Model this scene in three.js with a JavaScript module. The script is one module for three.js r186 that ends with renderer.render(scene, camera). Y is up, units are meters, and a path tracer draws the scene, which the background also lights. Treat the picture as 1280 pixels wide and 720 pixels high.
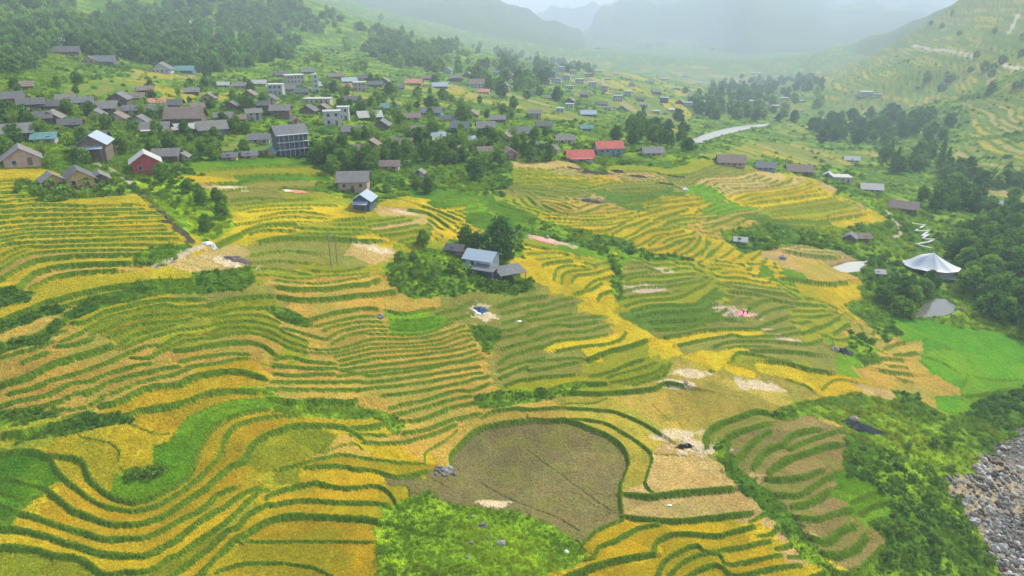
import * as THREE from 'three';
import { mergeGeometries } from 'three/addons/utils/BufferGeometryUtils.js';

// ---------------------------------------------------------------- camera, sky, sun, haze, exposure
const scene = new THREE.Scene();
const CAM_Y = 92, FOV = 45.2, PITCH = 21.5 * Math.PI / 180;
const camera = new THREE.PerspectiveCamera(FOV, 16 / 9, 1, 20000);
camera.position.set(0, CAM_Y, 0);
camera.rotation.set(-PITCH, 0, 0);
camera.updateMatrixWorld();
scene.add(camera);
const SUN = new THREE.Vector3(0.50, 0.72, -0.52).normalize();
const sun = new THREE.DirectionalLight(new THREE.Color(1.0, 0.93, 0.78), 4.2);
sun.position.copy(SUN).multiplyScalar(900).add(new THREE.Vector3(0, 0, -220));
sun.target.position.set(0, 0, -220);
sun.castShadow = true;
sun.shadow.radius = 6;
sun.shadow.mapSize.set(4096, 4096);
Object.assign(sun.shadow.camera, { left: -400, right: 400, top: 400, bottom: -400, near: 10, far: 2200 });
scene.add(sun, sun.target);
scene.fog = new THREE.FogExp2(new THREE.Color(0.74, 0.89, 1.0), 0.00025);
const EXPOSURE = 2.2;

// ---------------------------------------------------------------- small tools
let seedState = 12345;
const rnd = () => { seedState = (seedState * 1664525 + 1013904223) >>> 0; return seedState / 4294967296; };
const rr = (a, b) => a + (b - a) * rnd();
const clamp = (x, a, b) => x < a ? a : x > b ? b : x;
const sstep = (a, b, x) => { const t = clamp((x - a) / (b - a), 0, 1); return t * t * (3 - 2 * t); };
const mix = (a, b, t) => a + (b - a) * t;
const hash2 = (x, y) => { let h = Math.imul(x | 0, 374761393) + Math.imul(y | 0, 668265263) | 0; h = Math.imul(h ^ (h >>> 13), 1274126177); return ((h ^ (h >>> 16)) >>> 0) / 4294967296; };
function vnoise(x, y) {
  const xi = Math.floor(x), yi = Math.floor(y), fx = x - xi, fy = y - yi, u = fx * fx * (3 - 2 * fx), v = fy * fy * (3 - 2 * fy);
  return mix(mix(hash2(xi, yi), hash2(xi + 1, yi), u), mix(hash2(xi, yi + 1), hash2(xi + 1, yi + 1), u), v) * 2 - 1;
}
const fbm = (x, y, o = 4) => { let s = 0, a = 0.5, f = 1; for (let i = 0; i < o; i++, a *= 0.5, f *= 2.03) s += a * vnoise(x * f + i * 17.3, y * f - i * 9.1); return s; };
const taken = {};
const numbered = (n) => { const k = taken[n] = (taken[n] ?? -1) + 1; return k ? n + '_' + String(k).padStart(3, '0') : n; };
function tag(o, label, category, group) { o.userData.label = label; o.userData.category = category; if (group) o.userData.group = group; return o; }
const shade = (o) => o.traverse((m) => { if (m.isMesh) { m.castShadow = true; m.receiveShadow = true; } });

// sky: bright even haze, a little bluer high up, thin broken cloud
{
  const W = 512, Hh = 256, data = new Float32Array(W * Hh * 4);
  for (let j = 0; j < Hh; j++) for (let i = 0; i < W; i++) {
    const el = (j + 0.5) / Hh * Math.PI - Math.PI / 2, az = (i + 0.5) / W * Math.PI * 2;
    const e = Math.max(0, Math.sin(el)), k = Math.pow(1 - e, 3);
    const cx = Math.cos(az) * Math.cos(el) / (e + 0.25), cz = Math.sin(az) * Math.cos(el) / (e + 0.25);
    const c = sstep(-0.15, 0.35, fbm(cx * 1.6 + 4, cz * 1.6, 5)) * 0.7;
    const o = (j * W + i) * 4;
    data[o] = mix(mix(0.30, 1.30, k), 0.78, c * (1 - k)); data[o + 1] = mix(mix(0.45, 1.36, k), 0.81, c * (1 - k)); data[o + 2] = mix(mix(0.68, 1.42, k), 0.84, c * (1 - k)); data[o + 3] = 1;
    if (el < 0) { data[o] = 0.5; data[o + 1] = 0.55; data[o + 2] = 0.5; }
  }
  const t = new THREE.DataTexture(data, W, Hh, THREE.RGBAFormat, THREE.FloatType);
  t.mapping = THREE.EquirectangularReflectionMapping; t.magFilter = THREE.LinearFilter; t.minFilter = THREE.LinearFilter; t.needsUpdate = true;
  scene.background = t; scene.environment = t;
}

// ---------------------------------------------------------------- the lie of the land
// surveyed spots: bearing and dip of a sight line (given as the photograph's 1280 x 720 grid) and how far below the camera the ground is there
const FPX = 360 / Math.tan(FOV * Math.PI / 360);
function sight(px, py) {
  const x = (px - 640) / FPX, y = -(py - 360) / FPX, c = Math.cos(PITCH), s = Math.sin(PITCH);
  const dy = y * c - s, dz = -y * s - c, h = Math.hypot(x, dz);
  return { th: Math.atan2(x, -dz), slope: dy / h };
}
const COLS = [-150, 0, 200, 400, 600, 800, 1000, 1150, 1280, 1430];
const DROP = [
  [860, 68, 67, 69, 73, 74, 79, 82, 88, 92, 94],
  [720, 64, 64, 66, 70, 72, 77, 79, 86, 91, 93],
  [640, 62, 62, 65, 70, 75, 77, 79, 86, 91, 92],
  [560, 58, 59, 62, 68, 76, 77, 79, 86, 91, 92],
  [480, 53, 54, 58, 65, 72, 76.5, 80, 88, 91, 90],
  [400, 49, 50, 53, 60, 67, 73, 79, 89, 91, 88],
  [330, 45, 46, 48, 55, 62, 70, 77, 88, 90, 86],
  [270, 41, 42, 45, 51, 59, 67, 75, 86, 87, 81],
  [220, 36, 38, 43, 49, 57, 63, 72, 83, 81, 75],
  [180, 33, 34, 40, 46, 54, 62, 77, 80, 70, 63],
  [150, 30, 31, 37, 44, 52, 64, 82, 76, 61, 55],
  [120, 26, 27, 33, 42, 50, 64, 84, 70, 52, 46]];
const REACH = [
  [90, 370, 390, 450, 500, 640, 0, 0, 800, 640, 560],
  [50, 450, 480, 560, 700, 0, 0, 0, 1050, 760, 640],
  [5, 560, 610, 740, 1000, 0, 0, 0, 0, 900, 740],
  [-60, 700, 780, 900, 0, 0, 0, 0, 0, 1150, 900]];
// land beyond the near slope is stretched back so more haze lies over it
const BACK = 360, STRETCH = 2.2, farther = (r) => r < BACK ? r : BACK + (r - BACK) * STRETCH, farScale = (r) => r < BACK ? 1 : r / (BACK + (r - BACK) / STRETCH);
const ctl = [];
for (const [py, ...hs] of DROP) hs.forEach((H, i) => { const s = sight(COLS[i], py); const r = farther(H / -s.slope); ctl.push([s.th, Math.log(r), r * s.slope]); });
for (const [py, ...rs] of REACH) rs.forEach((r, i) => { if (!r) return; const s = sight(COLS[i], py); const R = farther(r); ctl.push([s.th, Math.log(R), R * s.slope]); });
for (const [px, r, y] of [[800, 1000, -76], [1000, 1120, -80], [900, 800, -78], [800, 1700, -86], [1000, 1900, -80], [900, 2400, -84], [640, 1000, -55], [700, 1500, -70], [600, 1500, -40], [640, 2300, -60], [1150, 1300, -20], [1150, 2200, -20], [500, 2200, 0], [480, 1200, -5], [200, 1600, 140], [0, 1500, 160], [1280, 1800, 120], [300, 35, -68], [1000, 35, -82], [640, 30, -74]]) { const R = farther(r); ctl.push([sight(px, 300).th, Math.log(R), y * R / r]); }
const tps = (() => {
  const n = ctl.length, N = n + 3, A = Array.from({ length: N }, () => new Float64Array(N + 1));
  const U = (d2) => d2 > 1e-12 ? d2 * Math.log(d2) : 0;
  for (let i = 0; i < n; i++) {
    for (let j = 0; j < n; j++) { const a = ctl[i][0] - ctl[j][0], b = ctl[i][1] - ctl[j][1]; A[i][j] = U(a * a + b * b); }
    A[i][i] += 0.004; A[i][n] = 1; A[i][n + 1] = ctl[i][0]; A[i][n + 2] = ctl[i][1];
    A[n][i] = 1; A[n + 1][i] = ctl[i][0]; A[n + 2][i] = ctl[i][1]; A[i][N] = ctl[i][2];
  }
  for (let c = 0; c < N; c++) {
    let p = c; for (let r = c + 1; r < N; r++) if (Math.abs(A[r][c]) > Math.abs(A[p][c])) p = r;
    [A[c], A[p]] = [A[p], A[c]];
    for (let r = c + 1; r < N; r++) { const f = A[r][c] / A[c][c]; if (f) for (let k = c; k <= N; k++) A[r][k] -= f * A[c][k]; }
  }
  const w = new Float64Array(N);
  for (let r = N - 1; r >= 0; r--) { let s = A[r][N]; for (let k = r + 1; k < N; k++) s -= A[r][k] * w[k]; w[r] = s / A[r][r]; }
  const cx = Float64Array.from(ctl, (c) => c[0]), cy = Float64Array.from(ctl, (c) => c[1]);
  return (t, l) => {
    let s = w[n] + w[n + 1] * t + w[n + 2] * l;
    for (let i = 0; i < n; i++) { const a = t - cx[i], b = l - cy[i], d = a * a + b * b; if (d > 1e-12) s += w[i] * d * Math.log(d); }
    return s;
  };
})();
// tabulated on a polar grid for speed, as the height above the sea of the smooth hillside
const TH0 = -1.0, TH1 = 1.0, NT = 240, L0 = Math.log(24), L1 = Math.log(5600), NL = 300;
const tab = new Float32Array((NT + 1) * (NL + 1));
for (let j = 0; j <= NL; j++) for (let i = 0; i <= NT; i++) { const y = tps(TH0 + (TH1 - TH0) * i / NT, L0 + (L1 - L0) * j / NL); tab[j * (NT + 1) + i] = CAM_Y + (y > 40 ? 40 + 160 * (1 - Math.exp((40 - y) / 160)) : y); }
function basePolar(th, lr) {
  const u = clamp((th - TH0) / (TH1 - TH0) * NT, 0, NT - 1e-6), v = clamp((lr - L0) / (L1 - L0) * NL, 0, NL - 1e-6);
  const i = u | 0, j = v | 0, a = u - i, b = v - j, k = j * (NT + 1) + i;
  return (tab[k] * (1 - a) + tab[k + 1] * a) * (1 - b) + (tab[k + NT + 1] * (1 - a) + tab[k + NT + 2] * a) * b;
}
const base = (x, z) => basePolar(Math.atan2(x, -z), Math.log(Math.hypot(x, z) + 1e-9));
// where a sight line meets the smooth hillside
function spot(px, py) {
  const s = sight(px, py); let lo = L0, prev = lo;
  for (let k = 1; k <= 400; k++) {
    const l = L0 + (L1 - L0) * k / 400, r = Math.exp(l);
    if (basePolar(s.th, l) >= CAM_Y + r * s.slope) { lo = prev; let hi = l; for (let q = 0; q < 18; q++) { const m = (lo + hi) / 2; if (basePolar(s.th, m) >= CAM_Y + Math.exp(m) * s.slope) hi = m; else lo = m; } const R = Math.exp(hi); return [R * Math.sin(s.th), -R * Math.cos(s.th)]; }
    prev = l;
  }
  return [5000 * Math.sin(s.th), -5000 * Math.cos(s.th)];
}
// ---------------------------------------------------------------- terrace banks, surveyed sheet by sheet (16 sheet units = 3 grid units); downhill lies on the travelling hand's right
const SHEET = { A1: [0, 200], A2: [0, 330], A3: [0, 455], A4: [0, 585], B1: [220, 200], B2: [220, 330], B3: [220, 455], B4: [220, 585], C1: [440, 200], C2: [440, 330], C3: [440, 455], C4: [440, 585], D1: [660, 190], D2: [660, 320], D3: [660, 450], D4: [660, 585], E1: [880, 190], E2: [880, 320], E3: [880, 450], E4: [880, 585], F1: [1040, 240], F2: [1040, 370], F3: [1040, 480], F4: [1040, 585] };
const BANKS = `
A1 -60,140 150,130
A1 -60,170 200,155
A1 -60,195 250,178
A1 -60,222 260,207
A1 -60,250 260,234
A1 -60,282 300,264
A1 -60,320 300,297 620,310 930,297
A1 -60,355 300,332 600,334 960,330
A1 -60,388 200,367 600,364 1040,352
A1 -60,428 140,407 400,397 700,394 1085,382
A1 -60,462 150,441 400,427 700,421 1090,409
A1 -60,496 170,464 400,457 700,448 1090,438
A1 -60,525 160,492 400,482 800,474 1110,464
A1 -60,560 100,523 250,510 600,502 1160,492
A1 -60,610 60,557 160,549 600,536 1190,525
A1 -60,660 0,638 140,582 300,578 600,568 1090,568
A1 -60,715 0,690 100,627 185,602
A1 -60,760 0,725 100,664 200,627 340,609 600,603 1010,603
w1.2 A2 -60,125 0,98 90,50 A1 170,700 240,672 500,642 700,635 950,635
w1.4 A2 -60,170 100,167 160,115 220,70 350,30 A1 500,706 870,692
A2 200,160 250,135 350,95 500,65 780,45
w1.5 A2 -60,400 0,385 100,345 200,310 300,265 400,240 470,215 600,185 900,140 1010,125 1270,114 B2 110,114
A2 390,290 470,270 700,210 1000,165
w1.5 A2 -60,575 0,560 150,510 250,480 440,375
w1.2 A2 490,392 560,390 700,320 850,280 1060,242 1200,236 B2 190,235
A2 560,442 640,402 720,352 870,312 1100,267 B2 10,287 210,272
A2 600,472 720,432 800,382 950,347 1200,330 B2 30,328 130,322
A2 720,492 830,442 930,402 1200,383 B2 100,362
A2 790,540 870,482 1000,442 B2 0,405
A2 830,562 1000,482 1080,462 B2 0,440 100,430 230,412
A2 1060,550 1130,512 B2 0,480 120,470
A2 310,490 430,442
A2 400,520 550,452
A2 390,550 500,535 620,490
A2 -60,640 0,628 110,590 220,565 350,520
w1.4 A3 -60,165 0,145 110,115 250,55 A2 300,690 430,645 600,595 740,547
A2 150,655 320,595
A3 70,195 200,165 350,105 550,45 A2 700,665 800,618 980,548 1050,540
A2 880,625 990,625 1060,590 B2 60,510 180,492
A3 -60,300 100,250 300,205 450,130 600,110 640,90 890,15 A2 1000,660
w1.2 A3 120,312 220,290 380,255 450,215 620,180 700,130 900,70 A2 1180,680
A3 410,300 560,290 680,225
A3 670,217 760,190 900,130 1000,100 1230,40 B3 100,10
w1.3 A3 680,272 800,250 900,195 1010,150 B3 0,138 100,95 250,60 400,45 500,65 590,95
w1.3 A3 650,365 860,345 930,315 1100,285 B3 0,272 100,242 200,208 350,178 500,182 600,185
w1.3 A3 30,475 220,455 330,420 460,390 540,380
A3 430,352 600,322
w1.2 A3 -60,605 100,582 250,580 330,612 500,635 560,665 A4 575,10 600,75 650,130 720,185 850,228 920,235 1000,208 1220,92 B3 85,715 135,615 175,515 225,440 400,340 600,300
w0.4 B3 60,590 100,460 180,350 350,285 600,260
w0.35 B3 5,440 60,370 200,290 400,240 580,222
w0.25 A3 550,485 680,510 770,545 805,600 800,640
w0.25 A3 870,395 960,440 1060,465 1150,468
w0.4 A3 -60,560 60,575
w1.1 A3 360,650 A4 385,15 440,75 520,145 600,205 700,255 850,285 930,285 1100,230 B3 190,715 300,600 320,500 400,415 560,360 780,342
w1.3 A4 320,150 375,195 430,240 520,300 650,350 780,382 870,382 960,375 1100,320 B4 0,265 110,190 190,140 340,0 B3 460,630 495,555 560,490 700,440 780,410 1000,408 1130,420 1250,500
w1.2 A4 120,300 250,330 400,390 600,440 720,485 790,470 940,465 1050,430 1200,345 B4 60,330 190,260 280,170 400,140
w1.3 A4 -60,395 0,400 200,420 400,490 550,530 700,575 850,590 980,580 1100,520 B4 0,480 200,320 300,270 400,200 550,140
w1.1 A4 -60,530 0,525 150,525 290,555 340,580 500,595 590,625 650,680 710,715 830,692 960,688 1050,655 1150,590 B4 0,590 150,480 300,385 400,290 540,170 600,150
w1.3 A4 1100,760 B4 0,700 130,600 250,510 330,420 430,380 450,340 520,280 640,240
w1.2 B4 60,800 150,719 250,610 340,520 420,450
B4 600,200 660,165 780,135 950,100 1080,130 1240,130 C4 120,120 210,135 260,180 295,240
w0.8 B3 700,700 850,660 930,630 1000,620 1100,600 C3 0,610 170,640 400,660 480,662
B3 870,690 1000,678 1150,690 C4 0,10 100,12 200,35 280,60 400,42 490,20
w0.4 B3 980,590 1100,540 1200,530 1240,560
B4 650,252 730,232 870,216 1100,226 C4 100,232 220,240
w1.2 B4 420,482 500,422 600,362 720,326 860,321 1060,330 C4 0,335 110,345 200,365
w0.5 B4 440,507 500,487 600,490 780,490 1000,486 C4 0,490 130,495
w0.5 B4 270,690 400,650 560,627 720,632 930,662 1040,719
w0.35 C4 280,120 340,112 375,130 388,205
w0.5 A4 -60,60 80,70 150,92 300,132
w0.5 A4 -60,140 80,190 170,215
w0.5 A4 -60,225 0,240 110,292
w0.5 A4 -40,370 20,350 110,300 180,215 300,160
w1.2 B2 215,272 300,252 440,227 640,212
B2 120,342 290,327 400,297 590,292
B2 290,357 400,342 550,337 620,352 690,387
B2 250,402 330,387 500,377 600,397 690,432 740,462 870,512
B2 240,442 380,422 500,427 620,442 700,492 790,530 880,562
B2 200,492 380,467 480,457 600,482 690,522 760,562 870,592
w1.3 B2 0,577 100,570 200,545 330,522 480,522 580,542 630,577 670,612
B2 20,652 100,632 230,607 330,597 480,602
B2 60,692 250,662 400,632 480,627
w0.6 B2 540,37 620,32 750,47 900,72
w0.7 B2 540,72 650,77 800,97 900,97 950,82 1280,62
w0.7 B2 910,42 1000,52 1120,47 1250,22
w0.9 B2 660,107 900,132 1000,127 1130,107 1280,77
w1.4 B2 680,152 800,167 1000,167 1140,147 C2 110,132 180,102
w1.4 B2 690,217 800,232 1000,237 1200,212 C2 110,207 280,187
B2 700,360 800,380 910,365 1000,337 1120,312 C2 110,297 170,302
B2 920,412 1050,387 1160,362 C2 110,345 170,348
B2 970,442 1090,407 C2 110,385 210,387
B2 1000,502 1080,457 1200,422 C2 220,417
B2 1040,532 1150,472 C2 110,448 230,445
B2 880,562 960,572 1050,570 1150,547 C2 110,500 300,500 480,490 640,450 750,412
B2 900,592 1050,592 1150,572 C2 110,533 200,532 400,532 600,502 720,452 790,445
B2 1060,612 C2 110,567 200,557 420,552 600,532 720,482 850,480
B2 1080,642 C2 110,600 250,587 450,577 640,557 800,497
C2 110,465 400,472 520,462 600,422 670,387
B2 1090,672 C2 110,638 250,622 450,607 640,582 820,540
B2 1100,702 C2 110,680 200,672 450,642 650,622 830,572
B3 1080,80 C2 110,716 300,702 500,682 700,652 860,602
B3 1100,40 C3 110,70 250,60 500,30 C2 880,622
B2 660,632 780,622 880,647 1060,657
B2 660,672 830,687 1070,692
B2 700,432 780,442 880,472 980,497
w1.1 C3 70,122 300,97 550,67 850,18
C3 30,177 200,152 450,127 650,92 860,57
C3 200,207 400,187 650,142 800,102 910,77
w1.1 C3 250,292 350,267 500,237 720,172 780,175 910,130
w1.1 C3 280,332 400,312 520,277 650,242 790,207
w1.1 C3 330,377 420,377 560,332 700,277 820,252
w1.1 C3 350,462 500,432 620,387 740,352 850,327
w1.1 C3 80,522 250,527 420,507 550,462 690,402
w0.5 C3 480,655 478,615 500,582 600,522 700,442
w1.1 B3 650,20 780,15 900,30 1060,25
w1.1 B3 650,65 780,75 950,62 1060,65
w1.1 B3 640,115 780,118 1000,120 1180,115 C3 0,115 60,110
w1.1 B3 610,160 780,165 1000,172 1180,168 C3 60,170
w1.2 B3 620,235 800,250 1000,245 1180,250 C3 30,240
w1.1 C3 0,425 110,420 200,405
w1.1 C3 0,470 120,470 230,475
w1.1 C3 650,670 655,610 690,560 760,495 850,430 1000,395 1180,375 D3 0,400 150,405 270,400 400,450 520,500 600,550 650,610 670,719 D4 660,10 630,100 625,190 635,300
w0.8 C3 860,357 930,322 1100,297 D3 0,330 210,318 430,330 580,345 700,390 800,440 880,492
w0.4 D3 220,300 280,290 430,288 520,255
w0.8 D3 290,395 400,400 540,430 650,490 740,550 830,640 D4 790,110 840,170
w0.25 D3 850,630 1050,640
w1.4 D4 640,182 840,190 920,180 1280,145 E4 190,140
w1.2 D4 640,327 850,347 1000,352 1280,327 E4 300,300
w0.8 D4 330,545 440,430 640,338
w1.1 D4 380,610 430,600 470,530 600,470 720,400 860,372
w1.2 D4 100,800 300,719 440,655 640,600 840,570
w1.2 D4 830,560 860,490 960,440 1280,455 E4 150,435 330,390
w1.1 D4 830,760 860,700 900,620 1000,560 1130,515 E4 0,560 130,545 260,520 430,480
w1.1 D4 920,730 1000,650 1100,590 1280,570 E4 150,640 350,612 500,577
w1.1 D4 1000,760 1150,670 1280,640 E4 200,719 400,680 640,650
w1.1 E4 640,760 760,719 860,682
E4 300,360 340,340 420,290
E4 360,445 420,445 545,350
E4 470,532 540,522 640,472
E4 560,592 640,592 720,552
w2.1 E3 0,570 15,500 60,450 200,395 340,345 440,357
w2.1 E3 150,640 130,560 200,490 300,460 420,425
w1.8 E3 190,719 230,650 290,590 350,530 430,470
w1.9 E3 320,719 380,640 430,600 510,570 570,510 650,480 760,470
w1.9 E3 420,760 490,700 560,660 700,610 820,570 900,560
w1.6 E3 560,590 680,540 800,500 900,470
w1.5 E4 420,70 520,75 660,60 780,20
w1.3 E4 620,330 740,340 880,300 990,280
w2.0 E4 500,182 620,182 760,102 880,32
w2.0 E4 590,262 700,222 830,152
w2.0 E4 730,470 800,490 900,420 1000,390
w2.0 E4 800,572 900,582 1010,532 1080,452
w2.0 E4 890,702 980,712 1100,622 1190,532
F4 130,237 250,172 350,132
F4 190,302 300,242 460,202
D2 0,332 80,332 200,292 290,272
D2 0,387 150,357 300,317
D2 0,432 150,407 290,387
D2 180,437 330,412 480,402
w1.2 D2 0,522 100,472 180,457 320,462 460,437
D2 50,557 200,517 380,502 530,467
D2 90,607 170,572 360,552 530,527
D2 190,632 330,607 540,582 620,552 655,512
w1.4 D2 400,692 560,632 700,592 780,567
D2 0,702 150,690 300,682 390,690
C2 980,282 1100,242 1280,217
C2 1000,332 1150,292 1280,267
C2 1000,392 1160,352 1280,317
C2 960,450 1100,420 D2 0,375
C2 980,492 1100,472 1280,412
C2 1000,562 1150,522 1280,480
C2 980,662 1050,612 1200,562 1280,542
C2 970,712 1150,652 1280,622
C3 980,92 1080,52 1180,22 D3 0,72 150,47 330,12
w1.1 C3 1020,142 1100,112 D3 0,132 120,112 310,97
w1.5 C3 830,222 1060,202 1150,192 D3 0,222 100,222 200,192 300,165 520,160
w1.3 D3 230,217 500,227 560,222 720,207 840,187 920,152 1030,172
D3 430,105 530,85 640,40 760,0
D3 530,117 600,92 720,62 850,17
D3 560,152 700,122 850,82 905,32
D3 700,167 830,132 910,102 950,22
w0.9 D1 0,622 150,652
w0.9 D1 0,682 200,672 280,692 D2 60,25
D2 100,90 90,67 150,50 300,37
D2 165,160 190,90 280,62 400,77
D2 215,185 230,122 300,97 420,87
D2 290,172 310,132 440,117 550,82
D2 380,217 440,167 570,132
D2 310,252 390,232 490,180
D2 460,292 490,252 570,232
D2 640,132 800,107
D2 650,162 720,137 900,132 1110,117
D2 660,187 780,177 900,172 1100,145
D2 640,237 760,207 870,207 1000,192 1160,167
D2 640,277 800,257 940,250
D2 650,332 750,302 940,287 1010,272 1090,237 1200,182
w1.1 D2 690,362 800,337 900,327 1110,322 1150,292 1260,215
w1.1 D2 740,397 850,377 1000,367 1160,357 1230,322 E2 80,320
w1.1 D2 830,442 950,432 1130,427 1280,377 E2 150,350
w1.1 D2 870,492 1060,477 1160,452 E2 0,440 120,422 200,432
w1.1 D2 920,542 1040,522 E2 0,497 200,487 330,487 420,452 570,402
D2 1000,592 1200,552 E2 100,542 200,527 260,542 400,532 500,532 640,507
w0.5 E2 40,57 120,62 220,72
w0.7 E2 120,117 200,107 290,117 350,132 375,82
w1.2 E2 170,237 320,252 450,287 600,317 720,327 800,332
E2 220,207 400,237 550,262
E2 300,352 360,312 450,292
E2 350,412 400,377 500,347 590,337
w1.1 E2 590,362 720,367 800,362
E2 590,407 720,402 850,392
E2 430,502 600,477
E2 60,602 180,572 400,567 580,577 700,587 780,557
E2 650,517 760,482 900,412
E2 860,517 960,452
E2 160,617 250,602 430,607
w1.1 E2 330,632 480,632 620,642 740,657
E2 180,682 230,642 330,652 480,692 560,702
w1.2 E3 430,7 560,22 700,62 830,87
w0.5 E3 780,197 830,152 920,127 1020,147
w0.5 E3 560,130 680,172 720,200
F2 350,352 420,322 480,310
F2 410,397 560,377
F2 260,445 350,420 470,425
F2 320,490 420,510 520,520
w0.5 F2 620,402 720,432 800,482
w0.5 F2 980,542 1100,557 1200,562
w0.8 F2 880,662 1000,657 1150,622
w0.5 F2 860,690 865,600 900,540
D1 0,122 100,127 230,102
D1 0,152 200,162 330,167
D1 0,177 150,192 260,197 400,222
D1 0,202 100,212 250,232 380,242
D1 30,242 200,267 340,277
D1 60,272 200,302
D1 100,327 200,347 280,377
D1 110,357 200,402 290,417 360,407 480,367 530,352
w0.8 D1 370,412 500,407 620,397
D1 120,442 300,452 450,457 600,437
D1 150,462 300,472 450,470 560,465
D1 240,492 400,487 560,482 700,447
D1 280,517 430,527 560,512 640,470
D1 560,547 640,502 740,472 800,447
D1 610,592 700,547 800,482 870,465
D1 650,602 760,552 830,522 950,512
D1 680,642 780,602 850,560 940,545
D1 800,622 860,582 940,552 1040,527
D1 760,662 900,642 1000,602 1090,582
D1 970,667 1050,622 1110,572
D1 1020,687 1100,642 1150,562
D1 1100,697 1180,642 1190,582
D1 1180,712 1230,652
D1 640,442 720,432 850,392 1000,362 1150,347
D1 800,347 1000,327 1150,307
D1 640,277 780,272 900,267
D1 640,302 800,292 1000,292
D1 640,340 760,330 830,315
D1 830,462 900,432 1000,402 1060,382
D1 900,492 960,462 1070,442
D1 660,132 850,137 900,152 1050,152 1180,112 1240,82
D1 400,240 560,205 800,195
D1 560,250 700,245 850,235
D1 1080,440 1180,445 1260,430
D1 1160,490 1280,470
E1 -80,215 0,167 200,162 330,122
w1.2 E1 180,242 400,237 560,202 585,182
w0.8 E1 160,302 220,272 400,252 600,222 680,195
w0.8 E1 200,325 300,285 450,272 620,240 720,205
w0.8 E1 250,330 400,297 600,267 720,232 770,212
w1.1 E1 270,347 500,322 780,282
w0.8 E1 400,372 600,347 760,322 850,305
w0.8 E1 450,397 650,372 830,347 920,330
w0.8 E1 460,427 650,407 900,372 980,350
w0.8 E1 560,442 750,442 900,407 1050,387
w0.8 E1 430,412 640,390 860,360 950,340
w1.2 E1 390,462 600,452 750,457 900,440 1090,412
w1.4 E1 380,492 580,497 740,502
w0.9 E1 0,377 80,342
w0.9 E1 80,417 200,377 300,362
w0.9 E1 0,462 100,432 200,402 340,387
w0.9 E1 0,512 120,472 240,422 380,402
w1.6 E1 520,582 810,582
w0.7 E1 -20,690 40,592
w0.7 E1 40,690 90,642 130,602
w0.7 E1 110,705 160,672 220,622
w0.7 E1 190,719 230,702 290,632
w0.7 E1 310,719 340,702 380,657
w1.3 E1 540,660 700,690 880,700
w1.3 E2 520,150 650,165 820,185 950,175
B1 370,272 500,257 720,267
w0.8 B1 400,302 600,282 760,267 900,260
w0.8 B1 430,337 560,312 800,302 1060,302
w0.8 B1 480,347 640,332 900,322
w0.8 B1 560,382 700,352 880,347 990,367
w0.8 B1 560,407 700,382 1000,387
w0.8 B1 340,442 480,422 560,412
w0.8 B1 540,427 700,412 900,412
w1.5 B1 260,572 400,512 500,467 600,437 800,427
B1 500,492 600,467 800,472
B1 800,452 1000,462 1280,467
B1 820,492 1000,492 1250,492
w1.3 B1 560,550 700,520 860,522 1050,522 1280,542
B1 1060,402 1250,387
B1 1060,432 1250,427
B1 200,162 380,152
B1 260,212 470,190
B1 300,62 600,42 720,42
B1 400,112 650,97 860,97
B1 430,162 600,132 740,132
w0.6 B1 480,642 600,617 780,607 940,622
w0.6 B1 520,682 700,672 900,690
C1 100,407 240,397 350,377
C1 120,442 300,417 400,397
C1 150,477 300,457 440,432
C1 200,502 350,487 440,470
C1 320,547 420,522
C1 0,422 80,412
C1 0,482 110,477
C1 0,535 200,540
C1 370,562 450,547
C1 380,332 500,352 640,442
C1 480,310 600,350 720,400
C1 560,262 680,222
C1 560,292 700,272
C1 580,322 760,302
C1 800,415 900,405
C1 950,47 1280,62
C1 1040,102 1280,87
C1 1060,152 1280,152
C1 1080,187 1280,202
C1 1000,300 1100,330 1180,350
C1 1040,370 1180,390
C1 1180,250 1230,300
w0.7 C2 250,312 330,332 440,312 540,292
w0.7 C2 300,372 430,372 540,352
w0.8 C2 265,432 430,442 560,412 640,372
w0.8 C2 560,332 700,300 800,250
w0.8 C2 640,372 760,345 800,330`;
const LINES = BANKS.trim().split('\n').map((row) => {
  let w = 1, sheet = null; const pts = [];
  for (const t of row.split(/\s+/)) {
    if (t[0] === 'w') w = +t.slice(1);
    else if (SHEET[t]) sheet = SHEET[t];
    else { const [x, y] = t.split(',').map(Number); pts.push(spot(sheet[0] + x * 0.1875, sheet[1] + y * 0.1875)); }
  }
  // smooth the survey into a curve with short steps
  const c = new THREE.CatmullRomCurve3(pts.map(([x, z]) => new THREE.Vector3(x, 0, z)), false, 'centripetal');
  const n = Math.max(4, Math.round(c.getLength() / 1.6));
  const q = c.getPoints(n).map((p, i) => [p.x + 0.35 * fbm(p.x * 0.22, p.z * 0.22, 2), p.z + 0.35 * fbm(p.x * 0.22 + 50, p.z * 0.22, 2)]);
  return { w, q };
});
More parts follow.
